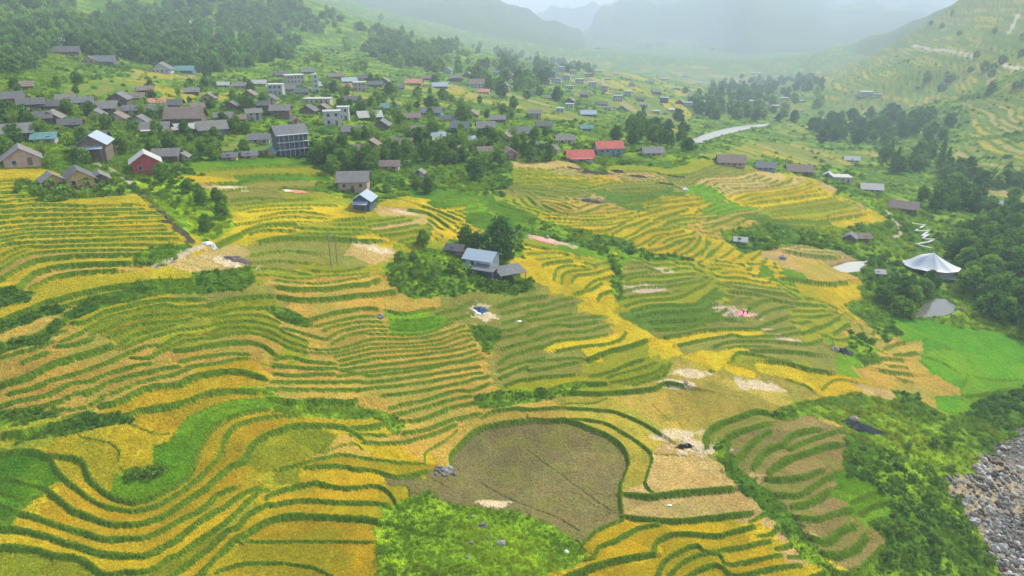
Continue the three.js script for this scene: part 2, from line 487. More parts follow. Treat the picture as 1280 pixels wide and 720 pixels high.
// segments in a hash of 5 m cells
const CELL = 5, REACH_M = 15, segs = [], cells = new Map();
LINES.forEach((l, li) => { for (let i = 0; i + 1 < l.q.length; i++) segs.push([l.q[i][0], l.q[i][1], l.q[i + 1][0], l.q[i + 1][1], li, base(l.q[i][0], l.q[i][1])]); });
segs.forEach((s, k) => {
  const x0 = Math.floor((Math.min(s[0], s[2]) - REACH_M) / CELL), x1 = Math.floor((Math.max(s[0], s[2]) + REACH_M) / CELL), z0 = Math.floor((Math.min(s[1], s[3]) - REACH_M) / CELL), z1 = Math.floor((Math.max(s[1], s[3]) + REACH_M) / CELL);
  for (let i = x0; i <= x1; i++) for (let j = z0; j <= z1; j++) { const key = i * 100003 + j; let a = cells.get(key); if (!a) cells.set(key, a = []); a.push(k); }
});
const near = { du: 0, dd: 0, lu: -1, ld: -1, hu: 0, hd: 0 };
function banksNear(x, z) {
  near.du = near.dd = REACH_M; near.lu = near.ld = -1;
  const a = cells.get(Math.floor(x / CELL) * 100003 + Math.floor(z / CELL));
  if (!a) return near;
  let u2 = REACH_M * REACH_M, d2 = u2;
  // nearest piece of each line decides on which side of that line the point lies
  let cur = -1, best = 1e9, side = 0, hgt = 0;
  const flush = () => { if (cur < 0) return; if (side > 0) { if (best < u2) { u2 = best; near.lu = cur; near.hu = hgt; } } else if (best < d2) { d2 = best; near.ld = cur; near.hd = hgt; } };
  for (let n = 0; n < a.length; n++) {
    const s = segs[a[n]];
    if (s[4] !== cur) { flush(); cur = s[4]; best = 1e9; }
    const ex = s[2] - s[0], ez = s[3] - s[1], px = x - s[0], pz = z - s[1], t = clamp((px * ex + pz * ez) / (ex * ex + ez * ez), 0, 1), qx = px - ex * t, qz = pz - ez * t, d = qx * qx + qz * qz;
    if (d < best) { best = d; side = ex * pz - ez * px; hgt = s[5]; }
  }
  flush();
  near.du = Math.sqrt(u2); near.dd = Math.sqrt(d2);
  return near;
}
// ---------------------------------------------------------------- what grows where
const PAL = { y: [0.345, 0.252, 0.008], Y: [0.40, 0.285, 0.008], o: [0.345, 0.226, 0.034], g: [0.215, 0.215, 0.01], t: [0.36, 0.25, 0.08], T: [0.32, 0.235, 0.036], h: [0.28, 0.225, 0.024], s: [0.185, 0.175, 0.03], b: [0.155, 0.13, 0.045], B: [0.20, 0.148, 0.046], e: [0.048, 0.13, 0.005], E: [0.07, 0.20, 0.005], l: [0.105, 0.215, 0.006], m: [0.085, 0.145, 0.014] };
const CROPS = `y 100,265 200,270 40,290 100,300 200,300 30,310 100,320 20,250 150,255 120,240 20,345
y 100,370 200,345 30,390 140,388 180,380 250,470 300,470 130,540 80,560 180,550 200,530 270,500 260,560 300,545 330,530 290,590 270,620 300,640
o 45,405 20,420 60,335 100,440 120,430 75,445 20,450 300,430 330,440 260,450 400,450 50,460 100,470 60,490 120,500 170,470 200,490 160,520 230,505 150,450 190,440
g 200,392 180,400 220,410 260,400 330,410 350,450 370,440 160,392 60,530 300,400 240,430 280,385
s 300,374 330,375 260,375
e 20,590 20,620 60,600 10,645 25,605 5,660 45,615
y 60,640 100,650 150,640 120,670 160,690 200,660 240,640 60,625 100,610 130,625 50,670 110,690 20,670 230,680 180,710 240,700 80,600
g 30,700 90,715 10,710
l 150,612 190,612 210,600 240,540 260,520 300,508 240,570 225,590 320,505
g 350,560 380,550 410,550 360,580
y 400,590 430,600 400,620 400,650 400,680 350,700 440,700 460,650 420,660 340,660 470,565 520,580 480,600 505,610 450,620 470,590
o 440,560 500,570 400,460 400,480 400,495 380,462 420,470 400,440
y 380,525 430,528 440,540 340,525 450,533
o 480,430 540,430 480,450 560,440 500,470 560,470 520,490 560,500 580,520 470,380 490,370 360,400 420,390 440,370 450,410 460,450 530,510 550,530 500,545 460,485
l 520,400 510,385 540,405 500,400
o 440,345 460,355 400,362
g 450,335 400,345 350,345 400,335
s 330,335 380,320 340,310 430,330 350,325
Y 360,270 400,265 330,290 420,262 290,300 300,285 280,222 260,307 340,278
g 310,215 370,215 350,240 430,300 440,290 300,260 400,290
e 340,207 320,202 300,225
t 300,237 280,325 260,335 430,318 460,315 510,265 520,275
s 340,235 320,245
Y 470,295 500,262 560,275 540,290 550,268
g 480,280 500,300 470,285 520,300 530,305
e 570,250 590,245 620,260 610,275 560,240
l 600,265
s 660,380 700,400 650,420 700,420 720,440 640,450 680,460 760,430 620,390 690,470 740,415 660,440 560,385 580,375 640,470
g 700,475 760,460 800,450 720,465
Y 740,438 780,425 770,390 785,405 800,420 830,430 790,412
Y 660,330 690,335 700,350 730,345 750,360 740,370 650,315 690,318 670,340
l 720,308 740,312 760,312
g 720,330 680,310 740,330
s 800,340 810,365 850,365 870,410 880,430 900,430
g 840,345 860,340 880,370 880,395 820,380
m 820,390 850,400 860,385 840,392
s 930,370 950,360 930,390 970,380 970,400 920,410 960,420 900,420 960,435 900,405 940,410
g 1000,400 1010,405 1020,420 1050,415 900,375 895,360 1040,400
Y 900,445 910,450
g 960,452 940,450
s 1000,450 990,442
Y 1040,370 1055,365 1050,377 950,330 930,340 910,335 890,330 940,350 920,325 900,320 970,345 960,335
g 1020,365 1000,365
l 1000,350 985,348
o 1010,338 1040,338 1050,345
t 990,330 1010,315 1020,318
o 720,260 760,262 700,262
Y 740,272 770,280 700,275 800,270 790,300 820,300 850,300 870,310 890,310 850,260 870,250
g 830,270 820,250 670,225 700,225 730,230 665,260 860,205 820,205
s 780,235 720,240 680,240 680,260 860,215 850,222
Y 742,227 730,222
t 690,205 720,215 760,215 800,220 830,220 850,232 740,250
l 880,242 895,250
m 800,245 780,255 760,245 960,280
t 940,228 920,232 960,225
s 900,210 890,215
g 910,200 890,203
Y 960,245 1000,240 1010,230 930,250 1020,240
g 980,260 1000,265 1040,260 1000,272 1010,280 980,270
t 1060,255 1050,240
Y 1070,265 1050,248 1085,267
l 900,265
o 910,272 920,275 890,285 905,280
Y 1000,295 1010,296
b 545,612 560,620 600,622 640,630 590,590 680,580 720,560 640,570 700,620 580,605 740,600
h 760,520 800,560 780,540 740,500 800,590 720,515
b 720,640 740,655 700,640 760,640 770,620
o 620,515 680,512
T 830,490 870,500 900,520 930,490 960,500 900,480 990,490 850,520
t 860,580 830,600 880,610 790,610 810,580
g 760,490 800,480 830,470 780,470 840,478
t 850,635 790,635 900,635 925,615 910,630 945,635 960,655 985,670 1000,690
Y 740,675 770,660 810,670 870,660 900,660 850,690 880,710 720,715 760,719 930,700 960,710 940,665 1020,715 940,690 830,712
s 920,540 990,600 905,545
B 930,560 950,560 970,570 1010,550 1010,575 1010,620 1020,640 1050,670 1070,695 1040,590 1000,545 1030,625
Y 1020,490 1050,480 1060,485 1145,510 1165,510
s 990,465 1010,455
t 1080,482
o 1100,485 1110,470 1120,445 1110,430 1130,460 1140,475
l 1060,465 1075,460
E 1150,420 1200,430 1250,440 1180,470 1170,490 1240,460 1270,430 1120,405
l 1230,475 1220,495 1230,510 1210,480 1255,480
l 1080,620 1090,635 1090,650`.split('\n').flatMap((row) => { const [c, ...p] = row.split(' '); return p.map((q) => { const [x, y] = q.split(',').map(Number), [wx, wz] = spot(x, y); return [wx, wz, c]; }); });
const toPoly = (s) => { const q = s.trim().split(/\s+/).map((t) => spot(...t.split(',').map(Number))); const xs = q.map((p) => p[0]), zs = q.map((p) => p[1]); return { q, x0: Math.min(...xs), x1: Math.max(...xs), z0: Math.min(...zs), z1: Math.max(...zs) }; };
function inside(P, x, z) {
  if (x < P.x0 || x > P.x1 || z < P.z0 || z > P.z1) return false;
  let c = false; const q = P.q;
  for (let i = 0, j = q.length - 1; i < q.length; j = i++) if ((q[i][1] > z) !== (q[j][1] > z) && x < (q[j][0] - q[i][0]) * (z - q[i][1]) / (q[j][1] - q[i][1]) + q[i][0]) c = !c;
  return c;
}
const ROUGH = `165,225 235,225 285,250 292,290 258,306 215,280 180,250
178,316 205,305 238,305 235,320 200,332 165,330
240,341 319,334 319,352 306,364 257,367 220,366 220,352 240,351
80,390 105,377 191,352 240,351 240,367 197,370 137,384 88,399
0,362 28,362 45,367 38,379 0,386 -20,380
-20,408 0,403 49,386 64,381 80,384 79,393 56,394 0,416 -20,420
-20,436 0,435 28,425 47,419 80,399 84,405 60,420 60,430 0,444 -20,446
327,384 355,384 391,403 389,408 355,403
336,504 408,502 440,504 474,511 494,519 506,534 492,545 478,526 440,524 400,522 370,521 340,515
-20,512 0,513 20,513 75,512 79,521 34,532 8,536 0,540 -20,540
19,549 52,537 88,524 122,511 129,519 165,521 165,528 120,534 90,540 52,549 19,555
150,585 212,585 206,598 169,606 150,600
470,660 478,634 500,628 515,620 535,616 560,628 640,640 690,655 735,688 722,712 690,722 660,740 560,760 476,740 472,690
478,335 500,318 530,308 580,310 600,345 660,350 672,365 640,370 600,365 575,370 520,372 490,360
600,405 628,412 614,442 603,439 583,405
592,498 627,489 680,491 690,490 720,480 758,482 700,494 680,500 640,508 600,512
757,320 776,320 780,376 772,380 765,358 769,342
660,271 735,289 780,299 795,310 829,318 866,321 866,325 810,325 754,306 716,299 660,280
990,505 1040,495 1070,490 1120,500 1165,515 1185,525 1230,500 1290,480 1300,540 1215,580 1200,605 1240,700 1258,730 1200,800 1040,760 1062,719 1110,690 1100,665 1085,655 1115,640 1110,620 1080,600 1060,595 1052,575 1056,555 1058,538 1040,527 1010,521 980,526 962,520
1078,330 1120,345 1140,380 1110,395 1130,420 1105,428 1080,400 1076,360
900,288 960,280 1010,286 1060,283 1110,275 1130,280 1120,310 1080,318 1000,306 930,318 905,300
420,200 640,200 640,232 600,240 520,238 440,240 420,230
20,225 150,235 160,245 60,254 20,240
600,290 650,285 655,320 610,330
1060,412 1090,425 1100,450 1080,458 1062,440
893,548 912,556 925,588 945,600 975,625 1000,655 1022,690 1045,715 1060,722 1040,724 1005,700 980,668 955,640 930,612 910,600 898,580`.split('\n').map(toPoly);
const OPEN = `560,600 580,560 620,540 680,532 740,545 780,580 785,640 770,660 735,672 690,655 640,640 570,632 525,620 520,605
800,480 870,465 960,470 1015,490 960,520 900,540 890,560 915,610 840,625 800,600
1100,395 1160,400 1200,410 1240,412 1290,430 1300,480 1230,505 1190,522 1150,500 1140,470
240,340 260,318 320,312 325,330 290,345
980,345 975,320 990,312 1040,320 1062,340 1060,382 1030,380 1000,365`.split('\n').map(toPoly);
const MEADOW = ['470,660 478,634 500,628 515,620 535,616 560,628 640,640 690,655 735,688 722,712 690,722 660,740 560,760 476,740 472,690', '165,225 235,225 285,250 292,290 258,306 215,280'].map(toPoly);
const GRAVEL = ['1300,525 1262,545 1232,565 1212,585 1190,608 1205,640 1222,665 1238,690 1255,722 1290,800 1500,800 1500,480 1330,500'].map(toPoly);
const WATER = { pool: '1134,394 1142,389 1150,382 1158,377 1170,373 1182,375 1189,380 1196,386 1191,393 1180,397 1166,396 1154,397 1144,396', pond: '1036,328 1060,326 1087,331 1078,343 1055,339', river: '861,177 870,172 880,168 892,164 905,161 922,158 940,156 958,154.5 964,154 956,157.5 940,160 922,164 906,168 892,172 880,177 868,182' };
const WPOLY = Object.values(WATER).map(toPoly); for (const P of WPOLY) { const h = P.q.map(([x, z]) => base(x, z)); P.level = h.reduce((a, b) => a + b, 0) / h.length - 0.1; P.loop = [...P.q, P.q[0]]; P.flat = P.x1 - P.x0 < 60; }
const LANES = ['118,205 140,212 160,225 170,235', '262,306 235,315 215,325 195,333', '1095,250 1112,268 1125,282 1126,292 1118,296', '1150,352 1130,360 1122,372'].map((s) => s.split(' ').map((t) => spot(...t.split(',').map(Number))));
const FURROW = ['655,558 690,585 730,615 778,648', '600,602 640,625 700,648 725,665', '740,655 765,640', '815,505 838,528', '820,470 850,492'].map((s) => s.split(' ').map((t) => spot(...t.split(',').map(Number))));
const GULLY = ['178,236 186,250 205,268 222,285 240,303'].map((s) => s.split(' ').map((t) => spot(...t.split(',').map(Number))));
const farTrack = ['1140,57 1165,62 1195,66 1215,70', '1250,78 1280,86', '1275,15 1262,40'].map((s) => s.split(' ').map((t) => spot(...t.split(',').map(Number))));
const lineDist = (L, x, z) => { let b = 1e9; for (let i = 0; i + 1 < L.length; i++) { const ex = L[i + 1][0] - L[i][0], ez = L[i + 1][1] - L[i][1], px = x - L[i][0], pz = z - L[i][1], t = clamp((px * ex + pz * ez) / (ex * ex + ez * ez), 0, 1); b = Math.min(b, Math.hypot(px - ex * t, pz - ez * t)); } return b; };
// threshed straw and ash left lying on the fields: [px, py, half width, half depth in metres, kind]
const HEAPS = [[618, 629, 3.4, 1.3, 0], [648, 646, 1.6, 0.8, 0], [850, 545, 5, 2.6, 0], [872, 560, 5, 2.8, 0], [945, 482, 6.5, 2.6, 0], [862, 467, 5, 2.2, 0], [845, 480, 4, 1.6, 0], [800, 362, 5, 2, 2], [818, 360, 4, 2, 2], [290, 327, 5, 2.6, 0], [470, 310, 5, 2.4, 0], [605, 392, 3.6, 3, 0], [290, 235, 6, 2.4, 0], [690, 300, 8, 4, 2], [918, 390, 7, 3, 2], [295, 325, 2.4, 1.2, 1], [740, 250, 7, 3, 1], [984, 424, 4, 1.6, 2], [960, 412, 2, 1, 2], [505, 265, 4, 3, 2], [830, 338, 4, 2, 2]].map(([px, py, a, b, k]) => { const [x, z] = spot(px, py); return [x, z, a, b, k]; });
const HEAPC = [[0.56, 0.43, 0.27], [0.16, 0.12, 0.09], [0.5, 0.36, 0.24]];

// ---------------------------------------------------------------- the ground as a sheet: fine near the viewer, coarser with distance
const rows = [], cols = [];
for (let r = 40; r < 12500;) { rows.push(r); r += r < 120 ? Math.max(0.12, 1.7 * r * r / 59000) : r < 330 ? 0.95 * r * r / 59000 : r * (r < 1100 ? 0.007 : r < 4500 ? 0.016 : 0.08); }
for (let t = -0.95; t < 0.95;) { cols.push(t); t += Math.abs(t) > 0.83 ? 0.012 : 0.0020; }
const NR = rows.length, NC = cols.length, NV = NR * NC;
const pos = new Float32Array(NV * 3), col = new Float32Array(NV * 3), uv = new Float32Array(NV * 2), kind = new Uint8Array(NV), pair = new Int32Array(NV), bankW = new Float32Array(NV);
const ROUGHK = 0, FIELD = 1, BANK = 2, STONE = 3, WET = 4, FAR = 5;
const pairIds = new Map();
const smooth = (t) => t * t * (3 - 2 * t);
const FARZONE = `1185,205 1215,150 1190,120 1000,140 960,150 990,120 1010,90 1090,60 1200,0 1440,-30 1440,260 1290,240
870,205 960,165 985,150 1015,165 1010,185 1110,190 1080,205 1000,205 960,195 940,200
700,70 1000,70 980,95 880,108 860,150 850,140 790,140 720,120
790,138 862,140 858,165 800,168
430,118 520,100 640,115 730,135 790,150 720,150 620,150 560,135 480,130
90,100 180,95 270,108 300,118 240,132 110,128
160,80 270,90 250,108 150,98
60,110 130,98 150,120 80,128
250,180 280,170 340,168 330,195 260,192
190,20 270,30 260,55 190,45
1195,225 1290,245 1290,262 1200,240
-30,10 60,20 90,45 60,60 -30,40`.split('\n').map(toPoly);
const farOut = { on: false, y: 0, lv: 0, f: 0 };
function farFields(x, z, h0, r) { // distant terraces follow the lie of the slope; on the flat the plots are a patchwork
  farOut.on = false; const q = 14 * fbm(x * 0.02, z * 0.02, 3); let i = -1; for (let n = 0; n < FARZONE.length; n++) if (inside(FARZONE[n], x + q, z - q)) { i = n; break; }
  if (i < 0 || fbm(x * 0.012 + 70, z * 0.012, 3) > (i ? 0.22 : 0.4)) return farOut;
  const step = clamp(r / 330, 1.2, 4.5), t = (h0 + 0.35 * step * fbm(x * 0.03, z * 0.03, 3)) / step, lv = Math.floor(t), f = t - lv;
  farOut.on = true; farOut.lv = lv; farOut.f = f; farOut.y = h0 + step * 0.5 * (f < 0.28 ? 0.5 - f / 0.28 : (f - 0.28) / 0.72 - 0.5) * -0.8; return farOut;
}
// how high and deep each bank stands, from how far the next ones lie
for (const l of LINES) {
  const gaps = [];
  for (let i = 1; i + 1 < l.q.length; i += Math.max(1, l.q.length >> 3)) {
    const [x, z] = l.q[i], ex = l.q[i + 1][0] - l.q[i - 1][0], ez = l.q[i + 1][1] - l.q[i - 1][1], m = Math.hypot(ex, ez) || 1;
    for (const s of [-0.35, 0.35]) { const n = banksNear(x - ez / m * s, z + ex / m * s); gaps.push(n.du + n.dd); }
  }
  gaps.sort((a, b) => a - b); const gap = gaps.length ? gaps[gaps.length >> 1] : 8;
  l.gap = gap; l.J = Math.min(1.1, clamp(0.22 * gap, 0.45, 0.85) * l.w) * (Math.hypot(...l.q[0]) > 150 ? 1.15 : 1); l.run = Math.min(0.14 + 0.36 * l.w, 0.27 * gap);
}
function landAt(x, z, out) {
  // height and use of the ground at a point
  const h0 = base(x, z), r = Math.hypot(x, z);
  const jx = x + 0.9 * fbm(x * 0.35, z * 0.35, 3), jz = z + 0.9 * fbm(x * 0.35 + 31, z * 0.35 - 8, 3);
  let k = ROUGHK, y = h0, pid = -1, bw = 0;
  const n = banksNear(x, z);
  let rough = false; for (const P of ROUGH) if (inside(P, jx, jz)) { rough = true; break; }
  const open = !rough && OPEN.some((P) => inside(P, x, z));
  let du = n.du, dd = n.dd, sub = 0, Ju = n.lu >= 0 ? LINES[n.lu].J : 0, Jd = n.ld >= 0 ? LINES[n.ld].J : 0, runU = n.lu >= 0 ? LINES[n.lu].run : 1;
  if (!rough && !open && r > 185 && x > -25 && n.lu >= 0 && n.ld >= 0 && du + dd > 5.2 && du + dd < 17) { // wide treads far off are really several narrow ones
    const gap = du + dd, parts = Math.max(2, Math.round(gap / 3.4)), p = clamp(du / gap * parts + 0.3 * fbm(x * 0.09, z * 0.09, 2), 0.02, parts - 0.02), i = Math.floor(p), f = p - i, each = gap / parts;
    sub = i; if (i > 0) { Ju = 0.6; runU = 0.55; du = f * each; } else du = f * each; if (i < parts - 1) { Jd = 0.6; } dd = (1 - f) * each;
  }
  if (n.lu >= 0 || n.ld >= 0) {
    const wu = n.lu >= 0 ? LINES[n.lu].w : 0, wd = n.ld >= 0 ? LINES[n.ld].w : 0, near01 = sstep(15, 7, Math.min(du, dd));
    const tread = (du * Jd - dd * Ju) / (2 * (du + dd)) * near01;
    y = h0 + tread;
    const wr = runU * (1 + (r > 170 ? 0.25 : 0.6) * fbm(x * 0.5, z * 0.5, 2)) * mix(1, 1.5, sstep(140, 240, r)), lip = 0.2 * wd;
    if (n.lu >= 0 && du < wr) { y = mix(h0 + Ju * 0.5, y, smooth(clamp(du / wr, 0, 1))); bw = wu; }
    if (!rough && (open || du < 9 || dd < 9)) {
      if ((n.lu >= 0 && du < wr) || (n.ld >= 0 && dd < lip)) { k = BANK; bw = Math.max(bw, n.lu >= 0 && du < wr ? wu : wd * 0.6); } else { k = FIELD; pid = ((n.lu + 1) * 1000 + n.ld + 1) * 8 + sub; }
    }
  } else if (open) { k = FIELD; pid = 0; }
  if (k === ROUGHK && !rough && r > 225) { const a = farFields(x, z, h0, r); if (a.on) { k = FAR; y = a.y; } }
  if (rough) { y += 0.5 * fbm(x * 0.12, z * 0.12, 4) + 0.25 * fbm(x * 0.7, z * 0.7, 3); }
  for (const P of GRAVEL) if (inside(P, x + 3 * (jx - x), z + 3 * (jz - z))) { k = STONE; y = h0 + 0.15 * fbm(x * 0.8, z * 0.8, 3); }
  for (const P of WPOLY) if (x > P.x0 - 6 && x < P.x1 + 6 && z > P.z0 - 6 && z < P.z1 + 6) { if (inside(P, x, z)) { k = WET; y = (P.flat ? Math.min(h0, P.level) : h0) - 0.9; } else if (P.flat) { const d = lineDist(P.loop, x, z); if (d < 5) y = mix(Math.max(y, P.level + 0.15), y, sstep(2, 5, d)); if (d < 2.5 && y > P.level + 0.8) y = mix(P.level + 0.3, y, d / 2.5); } }
  out.y = y; out.k = k; out.pid = pid; out.bw = bw; out.h0 = h0; out.du = du; out.dd = dd; out.r = r;
  return out;
}
const L = {};
const groundY = (x, z) => landAt(x, z, L).y;
const put = (px, py) => { const [x, z] = spot(px, py); return new THREE.Vector3(x, groundY(x, z), z); };
// first pass: heights and use
const pidSum = new Map();
for (let j = 0, v = 0; j < NR; j++) for (let i = 0; i < NC; i++, v++) {
  const x = rows[j] * Math.sin(cols[i]), z = -rows[j] * Math.cos(cols[i]);
  landAt(x, z, L);
  pos[v * 3] = x; pos[v * 3 + 1] = L.y; pos[v * 3 + 2] = z; uv[v * 2] = x / 24; uv[v * 2 + 1] = z / 24;
  kind[v] = L.k; pair[v] = L.k === FIELD ? L.pid : -1; bankW[v] = L.bw;
  if (L.k === FIELD) { let s = pidSum.get(L.pid); if (!s) pidSum.set(L.pid, s = { n: 0, x: 0, z: 0, votes: {} }); s.n++; s.x += x; s.z += z; }
}
// crop of each plot: what was seen growing on it, else what grows nearest
for (const [x, z, c] of CROPS) { landAt(x, z, L); const s = L.k === FIELD && pidSum.get(L.pid); if (s) s.votes[c] = (s.votes[c] ?? 0) + 1; }
const nearestCrop = (x, z) => { let b = 1e18, c = 'g'; for (const s of CROPS) { const d = (s[0] - x) ** 2 + (s[1] - z) ** 2; if (d < b) { b = d; c = s[2]; } } return c; };
function cropMix(x, z) { // where two crops meet they run into each other over a couple of metres
  let b1 = 1e18, b2 = 1e18, c1 = 'g', c2 = 'g'; for (const s of CROPS) { const d = (s[0] - x) ** 2 + (s[1] - z) ** 2; if (d < b1) { if (s[2] !== c1) { b2 = b1; c2 = c1; } b1 = d; c1 = s[2]; } else if (d < b2 && s[2] !== c1) { b2 = d; c2 = s[2]; } }
  const e = Math.sqrt(b2) - Math.sqrt(b1), a = 0.5 * sstep(3, 0, e), p = PAL[c1], q = PAL[c2]; return [mix(p[0], q[0], a), mix(p[1], q[1], a), mix(p[2], q[2], a)];
}
for (const [pid, s] of pidSum) {
  s.x /= s.n; s.z /= s.n;
  const v = Object.entries(s.votes).sort((a, b) => b[1] - a[1])[0];
  s.mixed = pid === 0 || (Object.keys(s.votes).length > 1 && s.n > 1500);
  s.crop = v ? v[0] : nearestCrop(s.x, s.z);
  s.tone = 0.86 + 0.28 * hash2(pid, 7); s.warm = hash2(pid, 9) - 0.5;
}
// second pass: colour of the matter on the ground
for (let v = 0; v < NV; v++) {
  const x = pos[v * 3], z = pos[v * 3 + 2], r = Math.hypot(x, z), k = kind[v];
  const n1 = fbm(x * 0.06, z * 0.06, 3), n2 = fbm(x * 0.5 + 9, z * 0.5, 3), n3 = hash2(v, 3) - 0.5;
  let R, G, B;
  if (k === FIELD) {
    const s = pidSum.get(pair[v]);
    let c = PAL[s.crop];
    if (s.mixed) c = cropMix(x + 2.6 * n2 + 6 * n1, z + 2.6 * fbm(x * 0.4, z * 0.4 + 70, 3) + 4 * fbm(x * 0.08, z * 0.08 + 20, 2));
    const t = s.tone * (1 + 0.24 * n1 + 0.22 * n2 + 0.16 * n3), g = s.warm * 0.12 + 0.16 * fbm(x * 0.15 + 3, z * 0.15, 3);
    R = c[0] * t * (1 + g); G = c[1] * t; B = c[2] * t;
    if (c === PAL.y || c === PAL.Y || c === PAL.o) { const unripe = sstep(0.05, 0.4, fbm(x * 0.11 + 33, z * 0.11, 4)) * 0.55; R = mix(R, PAL.g[0], unripe); G = mix(G, PAL.g[1], unripe); }
    if (c === PAL.E || c === PAL.l || c === PAL.e) { const pale = sstep(-0.1, 0.4, fbm(x * 0.09 + 63, z * 0.09, 4)) * 0.5; R = mix(R, 0.15, pale); G = mix(G, 0.25, pale); }
    if (c === PAL.b || c === PAL.B || c === PAL.s || c === PAL.h || c === PAL.T) { const w = sstep(0.02, 0.3, fbm(x * 0.22 + 15, z * 0.22, 4) + 0.35 * n3) * (c === PAL.b ? 0.4 : 0.65); R = mix(R, 0.16, w); G = mix(G, 0.165, w); B = mix(B, 0.02, w); }
    for (const h of HEAPS) { const dx = (x - h[0]) / h[2], dz = (z - h[1]) / h[3], d = Math.hypot(dx, dz) + 0.9 * n2 + 0.35 * n3; if (d < 1) { const a = sstep(1, 0.75, d) * 0.9, q = HEAPC[h[4]], e = 1 + 0.3 * n2 + 0.2 * n3; R = mix(R, q[0] * e, a); G = mix(G, q[1] * e, a); B = mix(B, q[2] * e, a); } }
    pos[v * 3 + 1] += (0.10 * n3 + 0.1 * n2) * clamp(130 / r, 0.3, 1);
  } else if (k === BANK) {
    const t = 1 + 0.25 * n3; // one green, speckled leaf by leaf
    R = 0.085 * t; G = 0.145 * t; B = 0.006 * t;
    pos[v * 3 + 1] += (0.14 * n3 + 0.14 * n2) * clamp(110 / r, 0.2, 1);
  } else if (k === STONE) {
    const t = 1 + 0.5 * n2 + 0.4 * n3, q = sstep(0, 0.3, n1); R = mix(0.12, 0.30, q) * t; G = mix(0.11, 0.23, q) * t; B = mix(0.09, 0.13, q) * t;
    pos[v * 3 + 1] += 0.2 * n3;
  } else if (k === FAR) {
    const a = farFields(x, z, base(x, z), r), h = hash2(a.lv, Math.floor((x + 40 * fbm(x * 0.01, a.lv, 2)) / 46)), c = PAL[h < 0.16 ? 'Y' : h < 0.42 ? 'g' : h < 0.55 ? 't' : h < 0.8 ? 'm' : 's'], t = 0.95 + 0.3 * n2 + 0.15 * n3;
    if (a.f < 0.28) { R = 0.09 * t; G = 0.17 * t; B = 0.02 * t; } else { R = mix(c[0], 0.16, 0.35) * t; G = mix(c[1], 0.24, 0.35) * t; B = mix(c[2], 0.03, 0.35) * t; }
  } else if (k === WET) { R = 0.12; G = 0.1; B = 0.06; } else {
    const t = 1 + 0.45 * n2 + 0.3 * n3, y = sstep(-0.1, 0.45, n1 + 0.4 * n2);
    const meadow = r < 260 && MEADOW.some((P) => inside(P, x, z)) ? 1 : 0;
    R = mix(mix(0.06, 0.14, meadow), mix(0.16, 0.24, meadow), y) * t; G = mix(mix(0.13, 0.25, meadow), mix(0.25, 0.33, meadow), y) * t; B = 0.008 * t;
    pos[v * 3 + 1] += (0.3 * n3 + 0.25 * n2) * Math.min(1, r / 160);
  }
  for (const q of FURROW) if (lineDist(q, x + 0.4 * n2, z) < 0.16) pos[v * 3 + 1] -= 0.22; // a rill cut into the field
  for (const q of LANES) if (lineDist(q, x, z) < 0.9 + 0.5 * n2) { R = 0.40; G = 0.33; B = 0.22; }
  for (const q of GULLY) if (lineDist(q, x + 1.5 * n2, z) < 0.8 + 1.6 * n2) { R = 0.06; G = 0.06; B = 0.035; }
  for (const q of farTrack) if (lineDist(q, x, z) < 2.4 + 1.5 * n2) { R = 0.46; G = 0.40; B = 0.3; }
  col[v * 3] = R; col[v * 3 + 1] = G; col[v * 3 + 2] = B;
}
// normals over the whole sheet, so that plots and banks meet without a seam
const nrm = new Float32Array(NV * 3);
for (let j = 0; j + 1 < NR; j++) for (let i = 0; i + 1 < NC; i++) {
  const a = j * NC + i, b = a + 1, c = a + NC, d = c + 1;
  for (const [p, q, s] of [[a, b, c], [b, d, c]]) {
    const ux = pos[q * 3] - pos[p * 3], uy = pos[q * 3 + 1] - pos[p * 3 + 1], uz = pos[q * 3 + 2] - pos[p * 3 + 2], wx = pos[s * 3] - pos[p * 3], wy = pos[s * 3 + 1] - pos[p * 3 + 1], wz = pos[s * 3 + 2] - pos[p * 3 + 2];
    const nx = uy * wz - uz * wy, ny = uz * wx - ux * wz, nz = ux * wy - uy * wx;
    for (const t of [p, q, s]) { nrm[t * 3] += nx; nrm[t * 3 + 1] += ny; nrm[t * 3 + 2] += nz; }
  }
}
for (let v = 0; v < NV; v++) { const l = Math.hypot(nrm[v * 3], nrm[v * 3 + 1], nrm[v * 3 + 2]) || 1; nrm[v * 3] /= l; nrm[v * 3 + 1] /= l; nrm[v * 3 + 2] /= l; }
// fine grain of leaves and stalks
function grainTexture(n, f, seed, lo) {
  const d = new Uint8Array(n * n * 4), g = new Float32Array(n * n);
  const wrap = (x, y, p) => { const xi = Math.floor(x), yi = Math.floor(y), fx = x - xi, fy = y - yi, m = (q) => ((q % p) + p) % p, h = (a, b) => hash2(m(a) + seed * 131, m(b) + seed * 57), u = fx * fx * (3 - 2 * fx), v = fy * fy * (3 - 2 * fy); return mix(mix(h(xi, yi), h(xi + 1, yi), u), mix(h(xi, yi + 1), h(xi + 1, yi + 1), u), v); };
  for (let y = 0; y < n; y++) for (let x = 0; x < n; x++) { let s = 0, a = 0.5; for (let o = 0; o < 3; o++, a *= 0.6) { const p = f << o; s += a * (wrap(x / n * p, y / n * p, p) - 0.5); } g[y * n + x] = s; }
  for (let i = 0; i < n * n; i++) { const t = clamp(mix(lo, 1, 0.55 + g[i] * 1.7), 0, 1) * 255; d[i * 4] = d[i * 4 + 1] = d[i * 4 + 2] = t; d[i * 4 + 3] = 255; }
  const t = new THREE.DataTexture(d, n, n); t.wrapS = t.wrapT = THREE.RepeatWrapping; t.magFilter = THREE.LinearFilter; t.minFilter = THREE.LinearMipmapLinearFilter; t.generateMipmaps = true; t.needsUpdate = true; return t;
}
